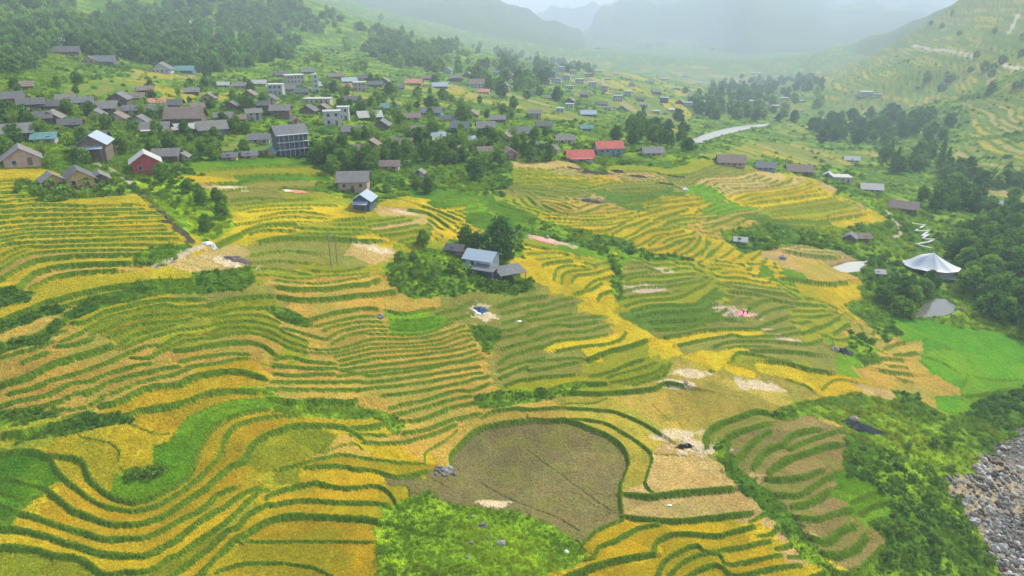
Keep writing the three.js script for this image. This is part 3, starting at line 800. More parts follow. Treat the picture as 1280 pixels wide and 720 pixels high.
const grain = grainTexture(1024, 96, 1, 0.45), grainBump = grainTexture(1024, 96, 2, 0);
const landMat = new THREE.MeshPhysicalMaterial({ vertexColors: true, roughness: 1, specularIntensity: 0.12, map: grain, bumpMap: grainBump, bumpScale: 0.16 });
landMat.name = 'vegetation';
// a cell belongs to a plot when its corners do
const plotCells = new Map(), groundIdx = [];
for (let j = 0; j + 1 < NR; j++) for (let i = 0; i + 1 < NC; i++) {
  const a = j * NC + i, b = a + 1, c = a + NC, d = c + 1;
  const p = pair[a];
  if (p >= 0 && pair[b] === p && pair[c] === p && pair[d] === p) { let s = plotCells.get(p); if (!s) plotCells.set(p, s = []); s.push(a); } else groundIdx.push(a, b, c, b, d, c);
}
function sheetMesh(idx, name) {
  const map = new Map(), ix = new Uint32Array(idx.length); let n = 0; const vs = [];
  for (let k = 0; k < idx.length; k++) { let m = map.get(idx[k]); if (m === undefined) { map.set(idx[k], m = n++); vs.push(idx[k]); } ix[k] = m; }
  const P = new Float32Array(n * 3), N = new Float32Array(n * 3), C = new Float32Array(n * 3), U = new Float32Array(n * 2);
  vs.forEach((v, k) => { for (let c = 0; c < 3; c++) { P[k * 3 + c] = pos[v * 3 + c]; N[k * 3 + c] = nrm[v * 3 + c]; C[k * 3 + c] = clamp(col[v * 3 + c], 0.004, 0.9); } U[k * 2] = uv[v * 2]; U[k * 2 + 1] = uv[v * 2 + 1]; });
  const g = new THREE.BufferGeometry();
  g.setAttribute('position', new THREE.BufferAttribute(P, 3)); g.setAttribute('normal', new THREE.BufferAttribute(N, 3)); g.setAttribute('color', new THREE.BufferAttribute(C, 3)); g.setAttribute('uv', new THREE.BufferAttribute(U, 2)); g.setIndex(new THREE.BufferAttribute(ix, 1));
  const m = new THREE.Mesh(g, landMat); m.name = name; return m;
}
// plots broken into connected pieces; the largest 300 in view are parts of their own
const plots = [];
for (const [p, cellsOf] of plotCells) {
  const set = new Set(cellsOf);
  for (const start of cellsOf) {
    if (!set.has(start)) continue;
    const stack = [start], out = []; set.delete(start);
    while (stack.length) { const a = stack.pop(); out.push(a); for (const q of [a - 1, a + 1, a - NC, a + NC]) if (set.delete(q)) stack.push(q); }
    plots.push(out);
  }
}
plots.sort((a, b) => b.length - a.length);
const cellIdx = (l) => { const o = []; for (const a of l) o.push(a, a + 1, a + NC, a + 1, a + NC + 1, a + NC); return o; };
const hillside = sheetMesh(groundIdx, 'terraced_hillside'); hillside.userData.kind = 'structure'; scene.add(hillside);
const rest = [];
plots.forEach((p, i) => {
  if (i < 300 && p.length > 60) hillside.add(sheetMesh(cellIdx(p), i ? 'rice_plot_' + String(i).padStart(3, '0') : 'rice_plot'));
  else for (const q of cellIdx(p)) rest.push(q);
});
const restMesh = sheetMesh(rest, 'small_rice_plots'); restMesh.userData.kind = 'stuff'; hillside.add(restMesh);
// ---------------------------------------------------------------- hills and mountains that close the valley
function ridge(name, crest, r0, span, floorDrop, rough, tint) {
  // crest: where the skyline runs (bearing and rise on the survey grid); built as a solid ridge r0 metres away with a front and a back slope
  const pts = crest.map(([px, py, r]) => { const s = sight(px, py), R = r ?? r0; return [s.th, CAM_Y + R * s.slope, R]; });
  const NS = 260, NTt = 60, P = [], C = [], U = [], I = [];
  for (let i = 0; i <= NS; i++) {
    const u = i / NS * (pts.length - 1), k = Math.min(pts.length - 2, Math.floor(u)), f = u - k, e = f * f * (3 - 2 * f);
    const th = mix(pts[k][0], pts[k + 1][0], f), ends = sstep(0, 0.06, i / NS) * sstep(1, 0.94, i / NS), yc = mix(pts[k][1], pts[k + 1][1], e) - (1 - ends) * 500, R = mix(pts[k][2], pts[k + 1][2], f) * (r0 > 5000 ? 1 + 0.16 * fbm(th * 9, 3, 3) : 1);
    for (let j = 0; j <= NTt; j++) {
      const t = j / NTt * 2 - 1, r = R + span * t, x = r * Math.sin(th), z = -r * Math.cos(th), fl = Math.min(CAM_Y - floorDrop, base(x, z) - 6);
      const fall = t < 0 ? Math.pow(1 + t, r0 > 5000 ? 1.5 : 1.15) : 1 - t * 0.8, n = fbm(x / (span * 0.22), z / (span * 0.22), 5), spur = fbm(x / (span * 0.35) + 5, z / (span * 0.5), 3) * Math.sin(Math.PI * Math.min(1, Math.max(0, 1 + t)));
      P.push(x, fl + Math.max(0, yc - fl) * fall + rough * (n * (0.35 + 0.65 * (1 - Math.abs(t))) + spur) * Math.min(1, Math.max(0, yc - fl) / 60), z);
            C.push(0.075, 0.12, 0.025); U.push(x / 24, z / 24);
    }
  }
  const w = NTt + 1;
  for (let i = 0; i < NS; i++) for (let j = 0; j < NTt; j++) { const a = i * w + j; I.push(a, a + w, a + 1, a + w, a + w + 1, a + 1); }
  const g = new THREE.BufferGeometry(); g.setAttribute('position', new THREE.Float32BufferAttribute(P, 3)); g.setAttribute('color', new THREE.Float32BufferAttribute(C, 3)); g.setAttribute('uv', new THREE.Float32BufferAttribute(U, 2)); g.setIndex(I); g.computeVertexNormals();
  const m = new THREE.Mesh(g, landMat); m.name = name; m.userData.kind = 'structure'; scene.add(m); return m;
}
ridge('wooded_hill', [[330, -45], [420, -32], [500, -14], [560, -4], [610, 2], [650, 13], [690, 28], [722, 42], [745, 62], [775, 84]], 4600, 1500, 70, 80, 1);
ridge('grassy_hill', [[925, 92, 3990], [960, 80, 3895], [1000, 72, 3705], [1050, 60, 3515], [1100, 43, 3325], [1150, 24, 3135], [1200, 3, 2850], [1260, -22, 2660], [1340, -50, 2470]], 3400, 800, 72, 22, 1.15);
ridge('mountain', [[560, 80], [640, 66], [700, 56], [728, 41], [760, 16], [785, 0], [800, -8], [812, -3], [822, 3], [840, -14], [870, -38], [900, -46], [950, -35], [1000, -16], [1060, 2], [1120, 14], [1200, 5], [1300, -10]], 8000, 4000, 84, 200, 1);
ridge('mountain_001', [[560, 30], [640, 28], [700, 12], [760, 6], [810, 8], [835, -8], [870, -40], [930, -55], [1000, -40], [1060, -20], [1150, -25], [1300, -30]], 11000, 1400, 84, 160, 1);
// ---------------------------------------------------------------- plants
const leafMat = new THREE.MeshPhysicalMaterial({ vertexColors: true, roughness: 0.95, side: THREE.DoubleSide, transmission: 0.35, thickness: 0, specularIntensity: 0.25 }); leafMat.name = 'leaves';
const barkMat = new THREE.MeshStandardMaterial({ color: new THREE.Color(0.14, 0.11, 0.08), roughness: 0.95 }); barkMat.name = 'bark';
class Soup { // loose faces gathered into one geometry
  constructor() { this.p = []; this.c = []; }
  tri(a, b, c, k) { this.p.push(...a, ...b, ...c); for (let i = 0; i < 3; i++) this.c.push(...k); }
  geo() { const g = new THREE.BufferGeometry(); g.setAttribute('position', new THREE.Float32BufferAttribute(this.p, 3)); g.setAttribute('color', new THREE.Float32BufferAttribute(this.c, 3)); g.computeVertexNormals(); return g; }
}
const dirRnd = () => { const z = rr(-1, 1), a = rr(0, 6.283), s = Math.sqrt(1 - z * z); return [Math.cos(a) * s, z, Math.sin(a) * s]; };
function leaf(S, c, size, k, lift = 0.35) { // one pointed leaf blade cluster, tilted mostly upward
  const d = dirRnd(); d[1] = d[1] * 0.5 + lift; const u = dirRnd(), l = Math.hypot(...d) || 1, n = d.map((q) => q / l);
  let a = [n[1] * u[2] - n[2] * u[1], n[2] * u[0] - n[0] * u[2], n[0] * u[1] - n[1] * u[0]]; const al = Math.hypot(...a) || 1; a = a.map((q) => q / al * size);
  const b = [n[1] * a[2] - n[2] * a[1], n[2] * a[0] - n[0] * a[2], n[0] * a[1] - n[1] * a[0]].map((q) => q * rr(0.45, 0.75));
  const A = c.map((q, i) => q - a[i]), B = c.map((q, i) => q + b[i]), C = c.map((q, i) => q + a[i]), D = c.map((q, i) => q - b[i]);
  S.tri(A, D, C, k); S.tri(A, C, B, k);
}
const tone = (c, v) => { const t = 1 + rr(-v, v), g = rr(-v, v) * 0.4; return [c[0] * t * (1 + g), c[1] * t, c[2] * t * (1 - g)]; };
// crown: clumps of leaves round the ends of the limbs, uneven in size, with gaps between
function crownGeo(h, wid, base0, clumps, per, leafSize, c, shape = 0) {
  const S = new Soup();
  for (let k = 0; k < clumps; k++) {
    const t = (k + 0.5) / clumps, a = k * 2.4 + rr(-0.5, 0.5), prof = shape === 1 ? (1 - t) * 0.9 + 0.12 : Math.sin(Math.PI * (0.16 + 0.78 * t));
    const rad = wid * prof * rr(0.4, 0.9), y = base0 + (h - base0) * t * rr(0.9, 1.02), cx = Math.cos(a) * rad, cz = Math.sin(a) * rad, q = wid * rr(0.26, 0.46) * (shape === 1 ? 0.7 : 1), kc = tone(c, 0.22);
    for (let i = 0; i < per; i++) { const d = dirRnd(), r = q * Math.pow(rnd(), 0.4); leaf(S, [cx + d[0] * r, y + d[1] * r * 0.75, cz + d[2] * r], leafSize * rr(0.6, 1.3), tone(kc, 0.25)); }
  }
  return S.geo();
}
function taper(points, r0, r1, sides = 6) { // a limb along points
  const c = new THREE.CatmullRomCurve3(points.map((p) => new THREE.Vector3(...p))), n = 5, P = [], I = [];
  for (let i = 0; i <= n; i++) { const o = c.getPoint(i / n), r = mix(r0, r1, i / n); for (let k = 0; k < sides; k++) { const a = k / sides * 6.2832; P.push(o.x + Math.cos(a) * r, o.y, o.z + Math.sin(a) * r); } }
  for (let i = 0; i < n; i++) for (let k = 0; k < sides; k++) { const a = i * sides + k, b = i * sides + (k + 1) % sides; I.push(a, a + sides, b, b, a + sides, b + sides); }
  const g = new THREE.BufferGeometry(); g.setAttribute('position', new THREE.Float32BufferAttribute(P, 3)); g.setIndex(I); g.computeVertexNormals(); return g;
}
function trunkGeo(h, wid, base0) {
  const parts = [taper([[0, -0.4, 0], [0.1, h * 0.3, 0.05], [0, h * 0.62, 0]], h * 0.035, h * 0.016)];
  for (let k = 0; k < 5; k++) { const a = k * 1.35, y = base0 + h * 0.06 * k; parts.push(taper([[0, y * 0.85, 0], [Math.cos(a) * wid * 0.3, y + h * 0.08, Math.sin(a) * wid * 0.3], [Math.cos(a) * wid * 0.62, y + h * 0.2, Math.sin(a) * wid * 0.62]], h * 0.015, h * 0.005, 4)); }
  return mergeGeometries(parts);
}
const GREENS = [[0.075, 0.155, 0.016], [0.105, 0.20, 0.018], [0.15, 0.255, 0.02], [0.055, 0.13, 0.018], [0.17, 0.28, 0.02]];
const KINDS = {};
function treeKind(key, name, make) { KINDS[key] = { name, make, protos: [] }; }
const broad = (c, h = 7.6, w = 3.7, sh = 0) => () => { const g = new THREE.Group(); const tr = new THREE.Mesh(trunkGeo(h, w, h * 0.28), barkMat), cr = new THREE.Mesh(crownGeo(h, w, h * (sh === 1 ? 0.12 : 0.14), 22, 62, 0.46, c, sh), leafMat); tr.name = 'trunk'; cr.name = 'crown'; g.add(tr, cr); return g; };
treeKind('dark', 'broadleaf_tree', broad(GREENS[0])); treeKind('mid', 'broadleaf_tree', broad(GREENS[1])); treeKind('light', 'pale_broadleaf_tree', broad(GREENS[2], 6.8, 3.3)); treeKind('blue', 'deep_green_broadleaf_tree', broad(GREENS[3], 7.8, 4.1));  // all broadleaf trees, named apart by their tone of green
treeKind('tall', 'slender_tree', broad(GREENS[1], 10, 2.3, 1));
treeKind('shrub', 'garden_shrub', () => { const g = new THREE.Group(); const st = new THREE.Mesh(mergeGeometries([0, 1, 2].map((k) => taper([[0, -0.2, 0], [Math.cos(k * 2) * 0.2, 0.5, Math.sin(k * 2) * 0.2], [Math.cos(k * 2) * 0.5, 1.2, Math.sin(k * 2) * 0.5]], 0.06, 0.02, 4))), barkMat), cr = new THREE.Mesh(crownGeo(2.2, 1.25, 0.3, 9, 42, 0.26, GREENS[2]), leafMat); st.name = 'stem'; cr.name = 'crown'; g.add(st, cr); return g; });
treeKind('bamboo', 'bamboo_clump', () => { // arching culms with leaf sprays
  const g = new THREE.Group(), S = new Soup(), cul = [];
  for (let k = 0; k < 16; k++) { const a = k * 2.4, o = rr(0.1, 0.9), hh = rr(6, 9.5), lean = rr(0.8, 2.8), p = [[Math.cos(a) * o, -0.2, Math.sin(a) * o], [Math.cos(a) * (o + lean * 0.3), hh * 0.6, Math.sin(a) * (o + lean * 0.3)], [Math.cos(a) * (o + lean), hh, Math.sin(a) * (o + lean)]]; cul.push(taper(p, 0.06, 0.02, 4)); for (let i = 0; i < 46; i++) { const t = rr(0.3, 1), q = o + lean * t * t; leaf(S, [Math.cos(a) * q + rr(-0.6, 0.6), hh * t + rr(-0.4, 0.3), Math.sin(a) * q + rr(-0.6, 0.6)], rr(0.2, 0.42), tone(GREENS[4], 0.3)); } }
  const c = new THREE.Mesh(mergeGeometries(cul), barkMat), l = new THREE.Mesh(S.geo(), leafMat); c.name = 'culms'; l.name = 'crown'; g.add(c, l); return g;
});
treeKind('banana', 'banana_plant', () => {
  const g = new THREE.Group(), S = new Soup();
  for (let k = 0; k < 9; k++) { const a = k * 2.4 + rr(-0.3, 0.3), len = rr(1.8, 2.6), w = 0.32, up = rr(0.5, 1.3), c = tone([0.11, 0.23, 0.03], 0.2), side = [-Math.sin(a) * w, 0, Math.cos(a) * w]; let prev = null; for (let i = 0; i <= 4; i++) { const t = i / 4, q = t * len * 0.75, o = [Math.cos(a) * q, 1.7 + up * Math.sin(t * 2.4) + 0.5 * t - 0.9 * t * t, Math.sin(a) * q], m = Math.sin(Math.PI * (0.12 + 0.84 * t)), l = o.map((v, d) => v - side[d] * m), r = o.map((v, d) => v + side[d] * m); if (prev) { S.tri(prev[0], prev[1], l, c); S.tri(prev[1], r, l, c); } prev = [l, r]; } }
  const st = new THREE.Mesh(taper([[0, -0.2, 0], [0.03, 1, 0], [0, 1.9, 0]], 0.16, 0.1), barkMat), l = new THREE.Mesh(S.geo(), leafMat); st.name = 'stem'; l.name = 'leaves'; g.add(st, l); return g;
});
function plant(kindKey, x, z, scale, label, category, group, sink = 0) {
  const K = KINDS[kindKey]; if (K.protos.length < 3) K.protos.push(K.make());
  const o = K.protos[Math.floor(rnd() * K.protos.length)].clone(); o.name = numbered(K.name); o.position.set(x, groundY(x, z) - sink, z); o.rotation.y = rr(0, 6.28); scale *= farScale(Math.hypot(x, z)); o.scale.set(scale * rr(0.9, 1.15), scale * rr(0.88, 1.15), scale * rr(0.9, 1.15));
  tag(o, label, category, group); scene.add(o); return o;
}
const inPx = (poly, px, py) => { let c = false; for (let i = 0, j = poly.length - 1; i < poly.length; j = i++) if ((poly[i][1] > py) !== (poly[j][1] > py) && px < (poly[j][0] - poly[i][0]) * (py - poly[i][1]) / (poly[j][1] - poly[i][1]) + poly[i][0]) c = !c; return c; };
const P2 = (s) => s.split(' ').map((t) => t.split(',').map(Number));
// stands of trees: where, which kinds, how many, how high (1 = about 9 m)
const HOUSE_SPOTS = [];
function stand(poly, kinds, n, s0, s1, label, group, gap = 2.2) {
  const q = P2(poly), xs = q.map((p) => p[0]), ys = q.map((p) => p[1]), got = [];
  for (let k = 0, tries = 0; k < n && tries < n * 30; tries++) {
    const px = rr(Math.min(...xs), Math.max(...xs)), py = rr(Math.min(...ys), Math.max(...ys)); if (!inPx(q, px, py)) continue;
    const [x, z] = spot(px, py); landAt(x, z, L); if (L.k !== ROUGHK && !(L.k === FAR && rnd() < 0.3)) continue;
    if (HOUSE_SPOTS.some((h) => Math.hypot(h[0] - x, h[1] - z) < h[2]) || got.some((h) => Math.hypot(h[0] - x, h[1] - z) < gap)) continue;
    got.push([x, z]); k++;
    const kk = kinds[Math.floor(rnd() * kinds.length)], text = label.replace('@', { dark: 'dark green broadleaf tree', mid: 'green broadleaf tree', light: 'pale green broadleaf tree', blue: 'large deep green tree', tall: 'slender upright tree', bamboo: 'arching bamboo clump', banana: 'broad leaved banana plant', shrub: 'low rounded shrub' }[kk]);
    plant(kk, x, z, rr(s0, s1), text, kk === 'bamboo' ? 'bamboo' : kk === 'banana' ? 'banana plant' : kk === 'shrub' ? 'shrub' : 'tree', group);
  }
}
// ---------------------------------------------------------------- building materials
function streakTexture(seed, lo, vertical) { const n = 128, d = new Uint8Array(n * n * 4); for (let y = 0; y < n; y++) for (let x = 0; x < n; x++) { const s = clamp(mix(lo, 1, 0.5 + 0.6 * fbm(x * (vertical ? 0.25 : 0.06) + seed * 9, y * (vertical ? 0.04 : 0.06), 4) + 0.25 * fbm(x * 0.03, y * 0.03 + seed, 3)), 0, 1) * 255, o = (y * n + x) * 4; d[o] = d[o + 1] = d[o + 2] = s; d[o + 3] = 255; } const t = new THREE.DataTexture(d, n, n); t.wrapS = t.wrapT = THREE.MirroredRepeatWrapping; t.magFilter = THREE.LinearFilter; t.minFilter = THREE.LinearMipmapLinearFilter; t.generateMipmaps = true; t.repeat.set(0.16, 0.16); t.needsUpdate = true; return t; }
function ribTexture() { const n = 64, d = new Uint8Array(n * 4 * 4); for (let y = 0; y < 4; y++) for (let x = 0; x < n; x++) { const s = 127 + 127 * Math.sin(x / n * 6.2832 * 4), o = (y * n + x) * 4; d[o] = d[o + 1] = d[o + 2] = s; d[o + 3] = 255; } const t = new THREE.DataTexture(d, n, 4); t.wrapS = t.wrapT = THREE.RepeatWrapping; t.magFilter = THREE.LinearFilter; t.needsUpdate = true; return t; }
const streak = streakTexture(1, 0.5, true), blotch = streakTexture(2, 0.6, false), ribs = ribTexture();
const mat = (c, o = {}) => { const m = new THREE.MeshStandardMaterial({ color: new THREE.Color().setRGB(...c), roughness: 0.85, ...o }); return m; };
const ROOFM = { grey: mat([0.16, 0.145, 0.13], { map: streak, bumpMap: ribs, bumpScale: 0.04 }), dark: mat([0.09, 0.085, 0.082], { map: streak, bumpMap: ribs, bumpScale: 0.04 }), slate: mat([0.125, 0.125, 0.13], { map: streak, bumpMap: ribs, bumpScale: 0.04 }), pale: mat([0.21, 0.25, 0.29], { roughness: 0.8, bumpMap: ribs, bumpScale: 0.03 }), white: mat([0.28, 0.27, 0.245], { roughness: 0.85, bumpMap: ribs, bumpScale: 0.03 }), red: mat([0.42, 0.075, 0.05], { map: blotch, bumpMap: ribs, bumpScale: 0.04 }), brown: mat([0.18, 0.125, 0.1], { map: streak, bumpMap: ribs, bumpScale: 0.04 }), teal: mat([0.10, 0.22, 0.21], { map: blotch, bumpMap: ribs, bumpScale: 0.03 }), orange: mat([0.5, 0.2, 0.12], { map: blotch, bumpMap: ribs, bumpScale: 0.03 }) };
const WALLM = { wood: mat([0.14, 0.1, 0.07], { map: streak }), brick: mat([0.36, 0.25, 0.18], { map: blotch }), yellow: mat([0.48, 0.32, 0.1], { map: streak }), white: mat([0.4, 0.39, 0.37], { map: blotch }), cream: mat([0.38, 0.33, 0.25], { map: blotch }), teal: mat([0.13, 0.27, 0.3], { map: blotch }), blue: mat([0.10, 0.14, 0.18], { map: blotch }), red: mat([0.34, 0.05, 0.05], { map: blotch }), grey: mat([0.34, 0.34, 0.33], { map: blotch }), navy: mat([0.06, 0.08, 0.12], { map: streak }), steel: mat([0.33, 0.38, 0.43], { map: streak, roughness: 0.5 }), pink: mat([0.3, 0.19, 0.16], { map: blotch }) };
const glassM = mat([0.025, 0.035, 0.045], { roughness: 0.15 }), doorM = mat([0.1, 0.07, 0.05]), trimM = mat([0.33, 0.32, 0.3]), concreteM = mat([0.42, 0.41, 0.38], { map: blotch }), timberM = mat([0.2, 0.15, 0.1], { map: streak });
function boxUV(g) { // uv in metres from position, by facing
  const p = g.attributes.position, n = g.attributes.normal, u = new Float32Array(p.count * 2); for (let i = 0; i < p.count; i++) { const ax = Math.abs(n.getX(i)), ay = Math.abs(n.getY(i)), az = Math.abs(n.getZ(i)); u[i * 2] = ax > az && ax > ay ? p.getZ(i) : p.getX(i); u[i * 2 + 1] = ay > ax && ay > az ? p.getZ(i) : p.getY(i); } g.setAttribute('uv', new THREE.BufferAttribute(u, 2)); return g; }
const boxAt = (w, h, d, x, y, z) => { const g = new THREE.BoxGeometry(w, h, d); g.translate(x, y, z); return boxUV(g); };
const part = (parent, name, geo, m) => { const o = new THREE.Mesh(geo, m); o.name = name; parent.add(o); return o; };
const fromTris = (t) => { const g = new THREE.BufferGeometry(); g.setAttribute('position', new THREE.Float32BufferAttribute(t.flat(2), 3)); g.computeVertexNormals(); return boxUV(g); };
function gableWall(w, d, h, rise) { // walls with both gables, ridge along z
  const x = w / 2, z = d / 2, b = -2.2, T = [], q = (A, B, C, D) => T.push([A, B, C], [A, C, D]);
  q([-x, b, z], [x, b, z], [x, h, z], [-x, h, z]); q([x, b, -z], [-x, b, -z], [-x, h, -z], [x, h, -z]); q([x, b, z], [x, b, -z], [x, h, -z], [x, h, z]); q([-x, b, -z], [-x, b, z], [-x, h, z], [-x, h, -z]);
  T.push([[-x, h, z], [x, h, z], [0, h + rise, z]], [[x, h, -z], [-x, h, -z], [0, h + rise, -z]]); return fromTris(T);
}
function gableRoof(w, d, h, rise, over, th = 0.12) { // two thick slopes
  const half = w / 2 + over, z = d / 2 + over * 0.9, k = rise / (w / 2), ye = h - over * k, yr = h + rise, T = [];
  for (const s of [-1, 1]) {
    const a = [s * half, ye + 0.04, z], b = [s * half, ye + 0.04, -z], c = [0, yr + 0.04, -z], e = [0, yr + 0.04, z], up = (p) => [p[0], p[1] + th, p[2]], f = s > 0 ? (A, B, C, D) => T.push([A, B, C], [A, C, D]) : (A, B, C, D) => T.push([A, C, B], [A, D, C]);
    f(up(a), up(b), up(c), up(e)); f(a, e, c, b); f(a, b, up(b), up(a)); f(b, c, up(c), up(b)); f(e, a, up(a), up(e));
  }
  const g = fromTris(T), p = g.attributes.position, u = g.attributes.uv; for (let i = 0; i < p.count; i++) u.setXY(i, p.getZ(i), p.getX(i)); return g;
}
const WORD = { grey: 'grey', dark: 'dark grey', slate: 'slate blue', pale: 'pale metal', white: 'white', red: 'red', brown: 'brown', teal: 'teal', orange: 'orange' }, WALLW = { wood: 'dark timber', brick: 'tan brick', yellow: 'yellow plank', white: 'white walled', cream: 'cream walled', teal: 'teal walled', blue: 'blue walled', red: 'red walled', grey: 'grey block', navy: 'black timber', steel: 'steel blue', pink: 'pink walled' };
const labelCount = {};
function place(o, px, py, yaw, r = 0) { const [x, z] = spot(px, py); o.position.set(x, base(x, z), z); o.rotation.y = yaw + Math.atan2(-x, -z) * 0.75; scene.add(o); HOUSE_SPOTS.push([x, z, r]); return o; }
const scaleAt = (px, py) => { const [x, z] = spot(px, py); return FPX / Math.hypot(x, z, CAM_Y - base(x, z)); };
function windowOn(o, w, h, x, y, z, rot) { const f = part(o, 'window', boxAt(w + 0.16, h + 0.16, 0.06, 0, 0, 0), trimM); f.position.set(x, y, z); f.rotation.y = rot; part(f, 'pane', boxAt(w, h, 0.05, 0, 0, 0.03), glassM); }
// ridge 'f': gable end towards the valley; 's': long side towards it
function house(px, py, wpx, ridge, roof, wall, where, opt = {}) {
  const s = scaleAt(px, py), W = Math.max(2.8, wpx / s * (ridge === 'f' ? 0.66 : 0.74)), o = new THREE.Group(), st = opt.st ?? 1, rnk = hash2(Math.round(px), Math.round(py));
  const span = ridge === 'f' ? W : Math.min(W * 0.75, opt.deep ?? W * 0.62), len = ridge === 'f' ? (opt.long ?? W * (0.9 + 0.5 * rnk)) : W, h = (opt.h ?? Math.min(2.2, 1.35 + W * 0.07)) * st, rise = span * (opt.pitch ?? 0.33), over = 0.85;
  o.name = numbered(opt.name ?? 'village_house');
  part(o, 'wall', gableWall(span, len, h, rise), WALLM[wall]);
  part(o, 'roof', gableRoof(span, len, h, rise, over), ROOFM[roof]);
  const front = ridge === 'f' ? (k, y, w, hh) => windowOn(o, w, hh, k * span * 0.5, y, len / 2 + 0.03, 0) : (k, y, w, hh) => windowOn(o, w, hh, span / 2 + 0.03, y, -k * len * 0.5, Math.PI / 2);
  const fw = ridge === 'f' ? span : len, nW = Math.max(1, Math.min(5, Math.round(fw / 3.4)));
  for (let f = 0; f < st; f++) for (let k = 0; k < nW; k++) { const u = nW === 1 ? 0.42 : (k + 0.5) / nW * 2 - 1; if (f === 0 && k === (nW >> 1)) continue; front(u * 0.86, h / st * (f + 0.55), 0.95, 1.05); }
  const dx = nW === 1 ? -0.3 : ((nW >> 1) + 0.5) / nW * 2 - 1, dr = part(o, 'door', boxAt(1.1, 2.0, 0.08, 0, 1.0, 0), doorM); if (ridge === 'f') dr.position.set(dx * 0.43 * span, 0.05, len / 2 + 0.03); else { dr.position.set(span / 2 + 0.03, 0.05, -dx * 0.43 * len); dr.rotation.y = Math.PI / 2; }
  if (opt.porch) { const y = h * 0.78, g = boxAt(ridge === 'f' ? span * 0.9 : 2.4, 0.12, ridge === 'f' ? 2.4 : len * 0.9, 0, 0, 0), a = part(o, 'awning', g, ROOFM[opt.porch]); if (ridge === 'f') { a.position.set(0, y, len / 2 + 1.1); a.rotation.x = 0.2; } else { a.position.set(span / 2 + 1.1, y, 0); a.rotation.z = -0.2; } for (const k of [-0.4, 0.4]) { const p = part(o, 'post', boxAt(0.14, y + 2, 0.14, 0, (y - 2) / 2, 0), timberM); if (ridge === 'f') p.position.set(k * span, -0.2, len / 2 + 2); else p.position.set(span / 2 + 2, -0.2, k * len); } }
  if (opt.balcony) for (let f = 1; f <= st; f++) { const y = h / st * f - 0.15, a = part(o, 'balcony', boxAt(ridge === 'f' ? span + 0.6 : 1.4, 0.16, ridge === 'f' ? 1.4 : len + 0.6, 0, 0, 0), trimM); if (ridge === 'f') a.position.set(0, y, len / 2 + 0.7); else a.position.set(span / 2 + 0.7, y, 0); for (let k = -3; k <= 3; k++) { const p = part(a, 'post', boxAt(0.12, h / st, 0.12, 0, -h / st / 2, 0), trimM); if (ridge === 'f') p.position.set(k / 3 * span * 0.48, 0, 0.6); else p.position.set(0.6, 0, k / 3 * len * 0.48); } }
  const yaw = (ridge === 'f' ? 0 : -Math.PI / 2) + (opt.yaw ?? (rnk - 0.5) * 0.5);
  place(o, px, py, yaw, Math.max(span, len) * 0.62);
  const label = `${WORD[roof]} roofed ${WALLW[wall]} ${st > 1 ? st + ' storey ' : W < 6 ? 'small ' : W > 13 ? 'long ' : ''}house ${where}`;
  labelCount[label] = (labelCount[label] ?? 0) + 1; tag(o, label, opt.cat ?? 'house', where.replace(/^(on|by|in|beside|above|at|below) /, 'houses $1 ')); return o;
}
// flat-roofed masonry block with storeys of windows
function block(px, py, wpx, st, wall, where, opt = {}) {
  const s = scaleAt(px, py), W = Math.max(3, wpx / s * 0.8), D = opt.deep ?? W * 0.8, fh = 3, h = st * fh, o = new THREE.Group(); o.name = numbered(opt.name ?? 'masonry_house');
  part(o, 'wall', boxAt(W, h + 2.2, D, 0, (h - 2.2) / 2, 0), WALLM[wall]); part(o, 'roof', boxAt(W + 0.7, 0.25, D + 0.7, 0, h + 0.13, 0), opt.roof ? ROOFM[opt.roof] : concreteM);
  if (opt.tank) { part(o, 'stair_tower', boxAt(W * 0.35, 2.4, D * 0.4, -W * 0.2, h + 1.45, -D * 0.15), WALLM[wall]); }
  const n = Math.max(1, Math.round(W / 3)); for (let f = 0; f < st; f++) { for (let k = 0; k < n; k++) { if (f === 0 && k === n - 1 && n > 1) continue; windowOn(o, 1.1, 1.3, ((k + 0.5) / n - 0.5) * W * 0.92, f * fh + 1.6, D / 2 + 0.03, 0); } if (f) part(o, 'floor_band', boxAt(W + 0.3, 0.2, D + 0.3, 0, f * fh, 0), trimM); }
  const d = part(o, 'door', boxAt(1.1, 2.1, 0.08, 0, 1.05, 0), doorM); d.position.set(n > 1 ? ((n - 0.5) / n - 0.5) * W * 0.92 : W * 0.28, 0.02, D / 2 + 0.03);
  place(o, px, py, opt.yaw ?? (hash2(px, py) - 0.5) * 0.6, Math.max(W, D) * 0.62); tag(o, `${st} storey ${WALLW[wall].replace('walled', 'flat roofed')} building ${where}`, 'building', where.replace(/^(on|by|in|beside|above|at|below) /, 'buildings $1 ')); return o;
}
// ---------------------------------------------------------------- the village
const W1 = 'on the slope above the striped terraces';
house(28, 204, 46, 'f', 'grey', 'brick', W1 + ' with half timbered gable', { yaw: 0.15, long: 9 });
house(118, 178, 34, 's', 'dark', 'wood', 'behind the pale roofed barn');
house(122, 196, 38, 'f', 'pale', 'wood', 'beside the winding footpath', { st: 2, h: 2.3, yaw: -0.1, porch: 'pale' });
house(184, 215, 40, 'f', 'white', 'red', 'standing alone above the scrub slope', { h: 3.6, yaw: 0.12, long: 7, name: 'red_house' });
house(210, 199, 34, 's', 'grey', 'wood', 'just behind the red walled house');
house(229, 200, 16, 'f', 'grey', 'cream', 'just behind the red walled house');
house(66, 231, 26, 'f', 'grey', 'yellow', 'at the foot of the village beside banana plants', { yaw: 0.3 });
house(99, 229, 40, 'f', 'dark', 'yellow', 'at the foot of the village beside banana plants', { yaw: 0.2, long: 8, pitch: 0.34 });
house(126, 228, 30, 's', 'grey', 'wood', 'joined to the yellow plank house', { yaw: -1.4 });
